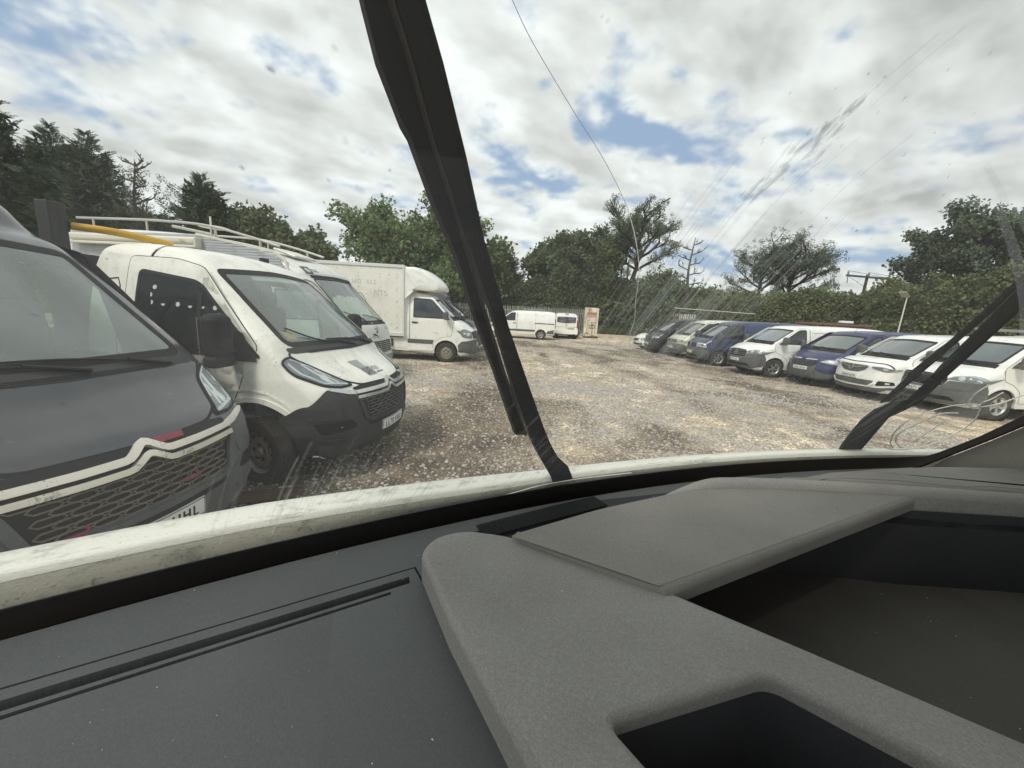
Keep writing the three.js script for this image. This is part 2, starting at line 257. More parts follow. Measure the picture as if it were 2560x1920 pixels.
// ---------- vehicle surface ----------
// sp.front: [z, y, bow, corner radius] from under the bumper up the nose and screen to the roof; then roof and tail
class Skin {
  constructor(sp) {
    this.sp = sp;
    const pts = [...sp.front, ...sp.back]; this.nf = sp.front.length;
    const c = new THREE.CatmullRomCurve3(pts.map((p) => V3(p[0], p[1], 0)), false, 'centripetal'); c.arcLengthDivisions = 400;
    const N = pts.length - 1, n = sp.ns || 150; this.S = [];
    for (let i = 0; i <= n; i++) { const t = i / n, p = c.getPoint(t), f = t * N, k = Math.min(N - 1, Math.floor(f)), q = f - k; this.S.push({ z: p.x, y: p.y, bow: lerp(pts[k][2], pts[k + 1][2], q), R: lerp(pts[k][3], pts[k + 1][3], q), f }); }
    this.nFront = this.S.findIndex((s) => s.f >= this.nf - 1);
    for (let i = 0; i < this.S.length; i++) { const a = this.S[Math.max(0, i - 1)], b = this.S[Math.min(n, i + 1)]; const dz = b.z - a.z, dy = b.y - a.y, l = Math.hypot(dz, dy); this.S[i].nz = dy / l; this.S[i].ny = -dz / l; }
  }
  W(z, y) { const sp = this.sp; return lut(sp.width, y) * (1 - sp.taper[0] * sst(sp.taper[1], sp.taper[2], z)) * (1 - (sp.tail || 0) * sst(sp.back[sp.back.length - 2][0] + 1.5, sp.back[sp.back.length - 2][0], z)); }
  at(s) { const i = clamp(Math.floor(s), 0, this.S.length - 2), t = s - i, a = this.S[i], b = this.S[i + 1]; const o = {}; for (const k of ['z', 'y', 'bow', 'R', 'nz', 'ny']) o[k] = lerp(a[k], b[k], t); return o; }
  sOf(y) { const S = this.S; let lo = 0, hi = this.nFront; if (y <= S[0].y) return 0; if (y >= S[hi].y) return hi; while (hi - lo > 1) { const m = (lo + hi) >> 1; if (S[m].y < y) lo = m; else hi = m; } return lo + (y - S[lo].y) / (S[hi].y - S[lo].y || 1); }
  pos(L, s) {
    const c = this.at(s), W = this.W(c.z, c.y), R = Math.min(c.R, W * .5), a = Math.abs(L); let x, d = 0, ex = 0;
    if (a <= W - R) x = a; else { const t = (a - (W - R)) / R; if (t < Math.PI / 2) { x = W - R + R * Math.sin(t); d = R * (1 - Math.cos(t)); } else { x = W; d = R; ex = (t - Math.PI / 2) * R; } }
    const q = (x / W) ** 2, fz = Math.abs(c.nz);
    let y = c.y - c.ny * d - (c.ny > 0 ? (this.sp.crown ?? .03) * q * c.ny : 0), z = c.z - c.nz * d - Math.sign(c.z - this.mid) * c.bow * q - ex;
    const x2 = x * this.W(z, y) / W;
    return V3(Math.sign(L) * x2, y, z);
  }
  get mid() { return -1.2; }
  F() { // (L across, y on the centre line) on the nose and screen
    return (L, y, off) => { const s = this.sOf(y), e = .01, p = this.pos(L, s); const dl = this.pos(L + e, s).sub(this.pos(L - e, s)), s1 = Math.min(this.nFront, s + .3), s0 = Math.max(0, s - .3), du = this.pos(L, s1).sub(this.pos(L, s0)); const n = dl.cross(du).normalize(); return p.addScaledVector(n, off); };
  }
  T() { // roof: (x, z)
    const S = this.S, r0 = this.nFront; const top = [...Array(S.length - r0)].map((_, i) => r0 + i);
    return (L, z, off) => { let s = r0; for (const i of top) { if (S[i].z <= z) { const a = S[i - 1] || S[i], b = S[i]; s = a.z === b.z ? i : i - 1 + (a.z - z) / (a.z - b.z); break; } } const p = this.pos(L, s); const c = this.at(s); p.y += off * c.ny; p.z += off * c.nz; return p; };
  }
  Sd(sign) { return (z, y, off) => { const e = .02, x = this.W(z, y); const nz = -(this.W(z + e, y) - this.W(z - e, y)) / (2 * e), ny = -(this.W(z, y + e) - this.W(z, y - e)) / (2 * e), l = Math.hypot(1, ny, nz); return V3(sign * (x + off / l), y + off * ny / l, z + off * nz / l); }; }
  B() { // tail panel: (L, y)
    const S = this.S, n = S.length - 1; let i0 = S.findIndex((s, i) => i > this.nFront && s.nz < -.7); const zz = (y) => { for (let i = i0; i < n; i++) if (S[i].y >= y && S[i + 1].y <= y) return lerp(S[i].z, S[i + 1].z, (S[i].y - y) / (S[i].y - S[i + 1].y || 1)); return S[i0].z; };
    return (L, y, off) => V3(L * 1, y, zz(y) - off + this.sp.back[this.sp.back.length - 2][2] * (L / this.W(-3, y)) ** 2);
  }
  // the painted shell; holes are polygons left open: {screen: bool, side: [poly...]}, arches: [[z, y, r]...]
  body({ screen = null, side = [], arches = [], nl = 26, nr = 16 }) {
    const pos = [], uv = [], idx = [], S = this.S, n = S.length, sp = this.sp; const Ls = []; // lateral fractions: flat part then the rounded edge
    const m = nl; for (let j = 0; j <= m; j++) Ls.push(j);
    const row = []; let len = 0;
    for (let i = 0; i < n; i++) {
      if (i) len += Math.hypot(S[i].z - S[i - 1].z, S[i].y - S[i - 1].y);
      const W = this.W(S[i].z, S[i].y), R = Math.min(S[i].R, W * .5), flat = W - R, arc = R * Math.PI / 2; const r = [];
      const add = (L) => { const p = this.pos(L, i); r.push(pos.length / 3); pos.push(p.x, p.y, p.z); uv.push(L, len); r.L = (r.L || []); r.L.push(L); };
      for (let k = 5; k >= 1; k--) add(-(flat + arc * k / 5)); for (let k = -m / 2; k <= m / 2; k++) add(flat * k / (m / 2)); for (let k = 1; k <= 5; k++) add(flat + arc * k / 5);
      row.push(r);
    }
    for (let i = 0; i + 1 < n; i++) for (let j = 0; j + 1 < row[0].length; j++) {
      if (screen && i < this.nFront) { const ys = [i, i + 1].map((k) => S[k].y), ls = [row[i].L[j], row[i].L[j + 1], row[i + 1].L[j], row[i + 1].L[j + 1]]; if ([[ls[0], ys[0]], [ls[1], ys[0]], [ls[2], ys[1]], [ls[3], ys[1]]].every((p) => inPoly(p, screen))) continue; }
      idx.push(row[i][j], row[i][j + 1], row[i + 1][j], row[i][j + 1], row[i + 1][j + 1], row[i + 1][j]);
    }
    // underside closes the loop
    const zs = sp.core || [sp.back[sp.back.length - 2][0] + .6, .1], ym = sp.ym || .72;
    for (const sg of [-1, 1]) {
      const rings = []; const e = sg < 0 ? 0 : row[0].length - 1; const loop = []; for (let i = 0; i < n; i++) { const k = row[i][e]; loop.push([pos[k * 3 + 2], pos[k * 3 + 1]]); }
      // along the bottom, back to the start
      const a = loop[n - 1], b = loop[0]; for (let k = 1; k < 60; k++) loop.push([lerp(a[0], b[0], k / 60), lerp(a[1], b[1], k / 60)]);
      const N = loop.length;
      for (let q = 0; q <= nr; q++) { const t = q / nr, ring = []; for (const [z, y] of loop) { const cz = clamp(z, zs[0], zs[1]); let zz = lerp(z, cz, t), yy = lerp(y, ym, t); for (const [az, ay, ar] of arches) { const d = Math.hypot(zz - az, yy - ay); if (q > 0 && Math.abs(d - ar) < .03 && d > .01) { zz = az + (zz - az) * ar / d; yy = ay + (yy - ay) * ar / d; } } ring.push([zz, yy, pos.length / 3]); pos.push(sg * this.W(zz, yy), yy, zz); uv.push(zz, yy); } rings.push(ring); }
      for (let q = 0; q < nr; q++) for (let i = 0; i < N; i++) {
        const A = rings[q][i], B = rings[q][(i + 1) % N], C = rings[q + 1][i], D = rings[q + 1][(i + 1) % N]; const cz = (A[0] + B[0] + C[0] + D[0]) / 4, cy = (A[1] + B[1] + C[1] + D[1]) / 4;
        if (arches.some(([az, ay, ar]) => Math.hypot(cz - az, cy - ay) < ar)) continue;
        if (side.some((h) => [A, B, C, D].every((p) => inPoly(p, h)))) continue;
        if (sg > 0) idx.push(A[2], C[2], B[2], B[2], C[2], D[2]); else idx.push(A[2], B[2], C[2], B[2], D[2], C[2]);
      }
    }
    let g = new THREE.BufferGeometry(); g.setAttribute('position', new THREE.Float32BufferAttribute(pos, 3)); g.setAttribute('uv', new THREE.Float32BufferAttribute(uv, 2)); g.setIndex(idx);
    const p2 = g.clone(); p2.deleteAttribute('uv'); g.computeVertexNormals();
    // join normals of coincident vertices so the corner between front and side shades smoothly
    const nm = new Map(), na = g.attributes.normal, pa = g.attributes.position; const key = (i) => Math.round(pa.getX(i) * 2000) + '_' + Math.round(pa.getY(i) * 2000) + '_' + Math.round(pa.getZ(i) * 2000);
    for (let i = 0; i < pa.count; i++) { const k = key(i); if (!nm.has(k)) nm.set(k, V3(0, 0, 0)); nm.get(k).add(V3(na.getX(i), na.getY(i), na.getZ(i))); }
    for (let i = 0; i < pa.count; i++) { const v = nm.get(key(i)); const l = v.length() || 1; na.setXYZ(i, v.x / l, v.y / l, v.z / l); }
    return g;
  }
}
// ---------- wheels ----------
const wheelCache = {};
function wheelGeo(kind, r, w) {
  const k = kind + r + w; if (wheelCache[k]) return wheelCache[k];
  const rr = r * .62, tp = [[rr, -w / 2], [rr + .02, -w / 2 - .004], [r * .9, -w / 2 - .006], [r * .97, -w / 2 + .015], [r, -w / 2 + .045], [r, w / 2 - .045], [r * .97, w / 2 - .015], [r * .9, w / 2 + .006], [rr + .02, w / 2 + .004], [rr, w / 2], [rr - .01, 0]];
  let tyre = new THREE.LatheGeometry(tp.map((p) => new THREE.Vector2(p[0], p[1])), 40); const parts = [tyre];
  for (let i = 0; i < 40; i++) { const a = i / 40 * Math.PI * 2; for (const s of [-1, 1]) { const b = box(.012, .05, .022, 0, 0, 0); b.rotateX(.3 * s); b.translate(r - .002, s * w * .28, 0); b.rotateY(a + s * .04); parts.push(b); } }
  tyre = merge(parts); const R2 = rr * 1.0;
  let rim, hub;
  const out = w / 2;
  if (kind === 'steel') {
    const lp = [[R2, out - .002], [R2 - .012, out - .012], [R2 - .02, out - .045], [R2 * .88, out - .06], [R2 * .76, out - .035], [R2 * .66, out - .022], [R2 * .58, out - .03], [.001, out - .03]];
    rim = [new THREE.LatheGeometry(lp.map((p) => new THREE.Vector2(p[0], p[1])), 40)];
    hub = []; for (let i = 0; i < 12; i++) { const a = i / 12 * 6.283; const c = new THREE.CylinderGeometry(R2 * .062, R2 * .062, .006, 12); c.rotateX(0); c.translate(R2 * .755 * Math.cos(a), out - .032, R2 * .755 * Math.sin(a)); hub.push(c); }
    for (let i = 0; i < 5; i++) { const a = i / 5 * 6.283; const c = new THREE.CylinderGeometry(R2 * .09, R2 * .1, .012, 12); c.translate(R2 * .36 * Math.cos(a), out - .026, R2 * .36 * Math.sin(a)); hub.push(c); }
    const cap = new THREE.TorusGeometry(R2 * .52, .007, 6, 30); cap.rotateX(Math.PI / 2); cap.translate(0, out - .026, 0); rim.push(cap); const cc = new THREE.CylinderGeometry(R2 * .2, R2 * .24, .03, 20); cc.translate(0, out - .02, 0); rim.push(cc);
  } else {
    const ns = kind === 'alloy9' ? 9 : kind === 'alloy6' ? 6 : 5;
    const lp = [[R2, out - .002], [R2 - .012, out - .004], [R2 - .03, out - .03], [R2 - .035, out - .1]];
    rim = [new THREE.LatheGeometry(lp.map((p) => new THREE.Vector2(p[0], p[1])), 36)];
    const c = new THREE.CylinderGeometry(R2 * .24, R2 * .28, .035, 20); c.translate(0, out - .03, 0); rim.push(c);
    for (let i = 0; i < ns; i++) { const b = new THREE.BoxGeometry(R2 * .8, .02, R2 * (ns > 7 ? .16 : .24)); b.translate(R2 * .58, out - .028, 0); b.rotateY(i / ns * 6.283); rim.push(b); const b2 = new THREE.BoxGeometry(R2 * .3, .018, R2 * (ns > 7 ? .26 : .5)); b2.translate(R2 * .82, out - .03, 0); b2.rotateY(i / ns * 6.283); rim.push(b2); }
    hub = [new THREE.CylinderGeometry(R2 - .03, R2 - .03, .01, 30).translate(0, out - .1, 0)];
    for (let i = 0; i < 5; i++) { const a = i / 5 * 6.283 + .3; hub.push(new THREE.CylinderGeometry(.008, .008, .012, 8).translate(R2 * .16 * Math.cos(a), out - .01, R2 * .16 * Math.sin(a))); }
  }
  return wheelCache[k] = { tyre, rim: merge(rim), hub: merge(hub) };
}
function addWheel(p, kind, z, x, r, w = .22, steer = 0, yr = r) {
  const g = wheelGeo(kind, r, w), o = new THREE.Group(); o.name = 'wheel'; p.add(o); o.position.set(x, yr - .01, z);
  const inner = (m) => { m.rotation.set(0, steer, x > 0 ? -Math.PI / 2 : Math.PI / 2, 'YXZ'); return m; };
  inner(mesh('tyre', g.tyre, MT.tyre, o)); inner(mesh('rim', g.rim, kind === 'steel' ? MT.steel : MT.alloy, o)); inner(mesh('wheel_nut', g.hub, MT.black_, o));
  return o;
}
// ---------- lettering and marks ----------
function logoVW(map, cx, cy, r, parent) { const G = []; G.push(patch(strip(ringLine(cx, cy, r, r, 24), r * .2), map, { off: .02, thick: .014, h: .1 })); for (const l of [[[-.48, .75], [-.02, -.1 + .22], [.02, -.1 + .22], [.48, .75]], [[-.86, .3], [-.42, -.8], [0, .1], [.42, -.8], [.86, .3]]]) G.push(patch(strip(l.map(([a, b]) => [cx + a * r, cy + b * r]), r * .2), map, { off: .02, thick: .014, h: .1 })); return mesh('badge', merge(G), MT.chrome, parent); }
function logoStar(map, cx, cy, r, parent) { const G = [patch(strip(ringLine(cx, cy, r, r, 24), r * .16), map, { off: .024, thick: .018, h: .1 })]; for (const a of [90, 210, 330]) { const t = a * Math.PI / 180; G.push(patch(strip([[cx, cy, r * .34], [cx + r * Math.cos(t), cy + r * Math.sin(t), r * .06]], r * .2), map, { off: .024, thick: .018, h: .1 })); } return mesh('badge', merge(G), MT.chrome, parent); }
// ---------- vans ----------
const mirrorX = (poly) => poly.map(([a, b, r]) => [-a, b, r]);
const sym = (half) => [...half, ...half.filter((p) => p[0] !== 0).reverse().map(([a, b, r]) => [-a, b, r])];
const SHORT = { s: .03 };
// o: skin + lists of panels; builds every part under one group
function makeVan(o, name, label, category, pos, yaw, group) {
  const t = thing(name, label, category, pos, Math.PI - yaw * Math.PI / 180, group);
  const k = o.skin, F = k.F(), P = o.paint, hi = o.h || .09;
  const scr = roundPoly(sym(o.screen), o.screenR ?? .07), win = roundPoly(o.win, o.winR ?? .05);
  const shrink = (poly, d) => { const n = poly.length; const A = THREE.ShapeUtils.area(poly.map((p) => new THREE.Vector2(p[0], p[1]))) > 0 ? 1 : -1; return poly.map((p, i) => { const a = poly[(i + n - 1) % n], b = poly[(i + 1) % n], dx = b[0] - a[0], dy = b[1] - a[1], l = Math.hypot(dx, dy) || 1; return [p[0] - A * dy / l * d, p[1] + A * dx / l * d]; }); };
  const arches = o.wheels.map((w) => [w[0], w[3] ?? w[2], w[2] * (o.archK || 1.18)]);
  const body = mesh('body', k.body({ screen: o.open ? shrink(scr, .0) : null, side: o.open ? [win] : [], arches, nl: o.nl, nr: o.nr }), P, t);
  // glass
  const gS = o.open ? MT.glass : MT.glassScreen, gW = o.open ? MT.glass : MT.glassDark;
  const ws = mesh('windscreen', patch(scr, F, { off: .003, thick: .004, h: hi }), gS, t);
  mesh('seal', patch(scr, F, { off: .006, thick: .022, h: hi, holes: [shrink(scr, o.seal ?? .045)] }), MT.rubber, ws);
  for (const s of [-1, 1]) {
    const S = k.Sd(s), side = s < 0 ? 'right' : 'left';
    const door = mesh('door', patch(roundPoly(o.door, .06), S, { off: .004, thick: .008, h: hi * 1.6, holes: [win] }), o.doorPaint || P, t);
    mesh('door_seam', patch(strip([...roundPoly(o.door, .06), roundPoly(o.door, .06)[0]], .014), S, { off: .0025, thick: .003, h: hi * 1.6 }), MT.seam, door);
    const w = mesh('side_window', patch(win, S, { off: .006, thick: .006, h: hi * 1.6, uv: (a, b) => [-s * a, b] }), o.winMat && s < 0 ? o.winMat : gW, t);
    mesh('seal', patch(win, S, { off: .010, thick: .012, h: hi * 1.6, holes: [shrink(win, o.winSeal ?? .03)] }), MT.rubber, w);
    if (o.handle) mesh('handle', patch(roundPoly([[o.handle[0] - .1, o.handle[1] - .022], [o.handle[0] + .1, o.handle[1] - .022], [o.handle[0] + .1, o.handle[1] + .022], [o.handle[0] - .1, o.handle[1] + .022]], .02), S, { off: .028, thick: .03, h: hi }), o.handleMat || MT.rubber, door);
    for (const sp of o.sidePanels || []) { const m = mesh(sp.n, patch(roundPoly(sp.p, sp.r ?? .03), S, { off: sp.off ?? .008, thick: (sp.off ?? .008) + .006, h: hi * 1.6, holes: sp.holes || [] }), sp.m, t); if (sp.l) m.userData.label = sp.l; }
    for (const ln of o.sideLines || []) mesh(ln.n || 'panel_seam', patch(strip(ln.p, ln.w || .012), S, { off: ln.off ?? .003, thick: .006, h: hi * 2 }), ln.m || MT.seam, t);
    // wheel arch: lip and liner
    o.wheels.forEach((w, i) => {
      const r = arches[i][2], cy = arches[i][1], a0 = Math.asin(clamp((.30 - cy) / r, -1, 1)), x = k.W(w[0], .6);
      mesh('arch_lip', patch(strip(ringLine(w[0], cy, r + .022, r + .022, 26, a0 - .02, Math.PI - a0 + .02), .05), S, { off: .012, thick: .045, h: .4 }), o.lip || P, t);
      const ln = []; const g = new THREE.CylinderGeometry(r + .015, r + .015, .36, 28, 1, true, 0, Math.PI); g.rotateZ(Math.PI / 2); g.rotateX(-Math.PI / 2 - 0); g.translate(s * (x - .2), cy, w[0]); const c = box(.02, r * 1.0, r * 2, s * (x - .37), cy + r * .42, w[0]); mesh('arch_liner', merge([g, c]), MT.black_, t);
    });
    if (o.mirror) { const [mz, my, mw, mh, md] = o.mirror, x = k.W(mz, my); const m = mesh('mirror', merge([box(mw, mh, md, s * (x + .09 + mw / 2), my + mh * .15, mz + .02, .075), box(mw * .96, mh * .3, md * .9, s * (x + .09 + mw / 2), my - mh * .40, mz + .02, .05), box(.16, .05, .06, s * (x + .06), my - mh * .22, mz, .02), box(mw * .9, .018, md * .9, s * (x + .09 + mw / 2), my - mh * .18, mz + .03)]), o.mirrorMat || MT.plasticDark, t); mesh('mirror_glass', box(mw * .86, mh * .8, .006, s * (x + .09 + mw / 2), my + mh * .15, mz + .02 - md / 2), MT.chrome, m); mesh('mirror_mount', patch(roundPoly(o.sail, .03), S, { off: .016, thick: .02, h: .1 }), o.sailMat || MT.plasticDark, m); }
    // lamps
    if (o.lamp) {
      const lp = roundPoly(o.lamp.map(([a, b, r]) => [s * a, b, r]), .03), L = mesh('headlight', patch(lp, F, { off: .008, thick: .02, h: .05 }), o.lampMat || MT.lampBack, t);
      for (const q of o.lampIn || []) mesh(q.n || 'reflector', patch(q.d ? disc(s * q.d[0], q.d[1], q.d[2], q.d[3] ?? q.d[2]) : q.line ? strip(q.line.map(([a, b, r]) => [s * a, b, r]), q.w) : roundPoly(q.p.map(([a, b]) => [s * a, b]), .015), F, { off: .013, thick: .004, h: .04 }), q.m || MT.reflector, L);
      if (o.lampLens !== false) mesh('lens', patch(lp, F, { off: .020, thick: .012, h: .05 }), MT.lens, L);
      if (o.lampRim) mesh('lamp_rim', patch(strip([...lp, lp[0]], .018), F, { off: .012, thick: .016, h: .06 }), MT.seam, L);
    }
  }
  for (const f of o.nose || []) {
    const h2 = f.h || hi; const poly = f.line ? strip(f.line, f.w) : roundPoly(f.sym ? sym(f.p) : f.p, f.r ?? .03);
    const m = mesh(f.n, patch(poly, F, { off: f.off ?? .008, thick: f.thick ?? (f.off ?? .008) + .008, h: h2, holes: (f.holes || []).map((q) => roundPoly(q, .02)) }), f.m, f.to ? t.getObjectByName(f.to) : t);
    if (f.both) { const p2 = (f.line ? strip(mirrorX(f.line), f.w) : roundPoly(mirrorX(f.p), f.r ?? .03)); mesh(f.n, patch(p2, F, { off: f.off ?? .008, thick: f.thick ?? (f.off ?? .008) + .008, h: h2 }), f.m, f.to ? t.getObjectByName(f.to) : t); }
    if (f.l) m.userData.label = f.l;
  }
  if (o.bars) { // grille bars as one part with real gaps
    const G = t.getObjectByName('grille') || t; mesh('grille_mesh', merge(o.bars.map((b) => patch(strip(b.line, b.w || .012), F, { off: b.off ?? .024, thick: .016, h: .12 }))), o.barMat || MT.plasticDark, G);
  }
  if (o.badge) o.badge(F, t.getObjectByName('grille') || t);
  if (o.plate) { const [y, w] = [o.plate.y, o.plate.w || .52], hh = .056, L0 = o.plate.L || 0; mesh('number_plate', patch([[L0 - w / 2, y - hh], [L0 + w / 2, y - hh], [L0 + w / 2, y + hh], [L0 - w / 2, y + hh]], F, { off: o.plate.off ?? .03, thick: .03, h: .08, uv: (a, b) => [(a - L0) / w + .5, (b - y) / (2 * hh) + .5] }), new THREE.MeshStandardMaterial({ map: plateTex(o.plate.t), roughness: .4 }), t); }
  o.wheels.forEach((w, i) => { for (const s of [-1, 1]) addWheel(t, w[4] || o.wheel, w[0], s * w[1], w[2], .22, i === 0 ? (o.steer || 0) : 0, w[3]); });
  mesh('underbody', merge([box(1.5, .2, o.len - .9, 0, .38, .4 - (o.len) / 2 + .1)]), MT.black_, t);
  if (o.wipers) for (const w of o.wipers) { const f = (L, y) => F(L, y, .02).toArray(); mesh('wiper', merge([tube(w.map((p) => f(...p)), .008, 20, 6), tube(w.slice(0, 2).map((p, i) => F(p[0], p[1], .03).toArray()), .012, 8, 6)]), MT.black_, t); }
  if (o.aerial) mesh('aerial', rod(o.aerial[0], o.aerial[1], .006, .003, 5), MT.black_, t);
  if (o.open) cabin(t, o);
  if (o.tail) o.tail(t, k);
  for (const ex of o.extra || []) ex(t, k, F);
  return t;
}
function cabin(t, o) {
  const c = o.cab || { dashZ: .1, dashY: 1.22, seatZ: -.75, backZ: -1.62, w: 1.6, roof: 2.0 };
  mesh('fascia', merge([box(c.w, .16, .62, 0, c.dashY, c.dashZ - .1, .06), box(c.w, .5, .4, 0, c.dashY - .32, c.dashZ, .05), box(.42, .1, .2, -.42, c.dashY + .1, c.dashZ - .28, .04)]), MT.cabin, t);
  for (const x of [-.45, .15, .6]) { const s = mesh('seat', merge([box(.44, .16, .5, x, .95, c.seatZ + .1, .06), box(.44, .72, .14, x, 1.34, c.seatZ - .2, .06)]), MT.seat, t); mesh('headrest', box(.26, .2, .1, x, 1.8, c.seatZ - .24, .05), MT.seat, s); }
  const sw = new THREE.TorusGeometry(.2, .016, 8, 28); sw.rotateX(-.9); sw.translate(-.45, c.dashY + .1, c.dashZ - .52); mesh('steering_wheel', merge([sw, rod([-.45, c.dashY + .1, c.dashZ - .52], [-.45, c.dashY - .1, c.dashZ - .3], .03), box(.36, .02, .05, -.45, c.dashY + .1, c.dashZ - .52)]), MT.rubber, t);
  mesh('bulkhead', merge([box(c.w, c.roof - .5, .03, 0, (c.roof + .5) / 2, c.backZ), box(c.w, .03, 1.9, 0, .62, c.backZ + .95)]), c.backMat || MT.lining, t);
}
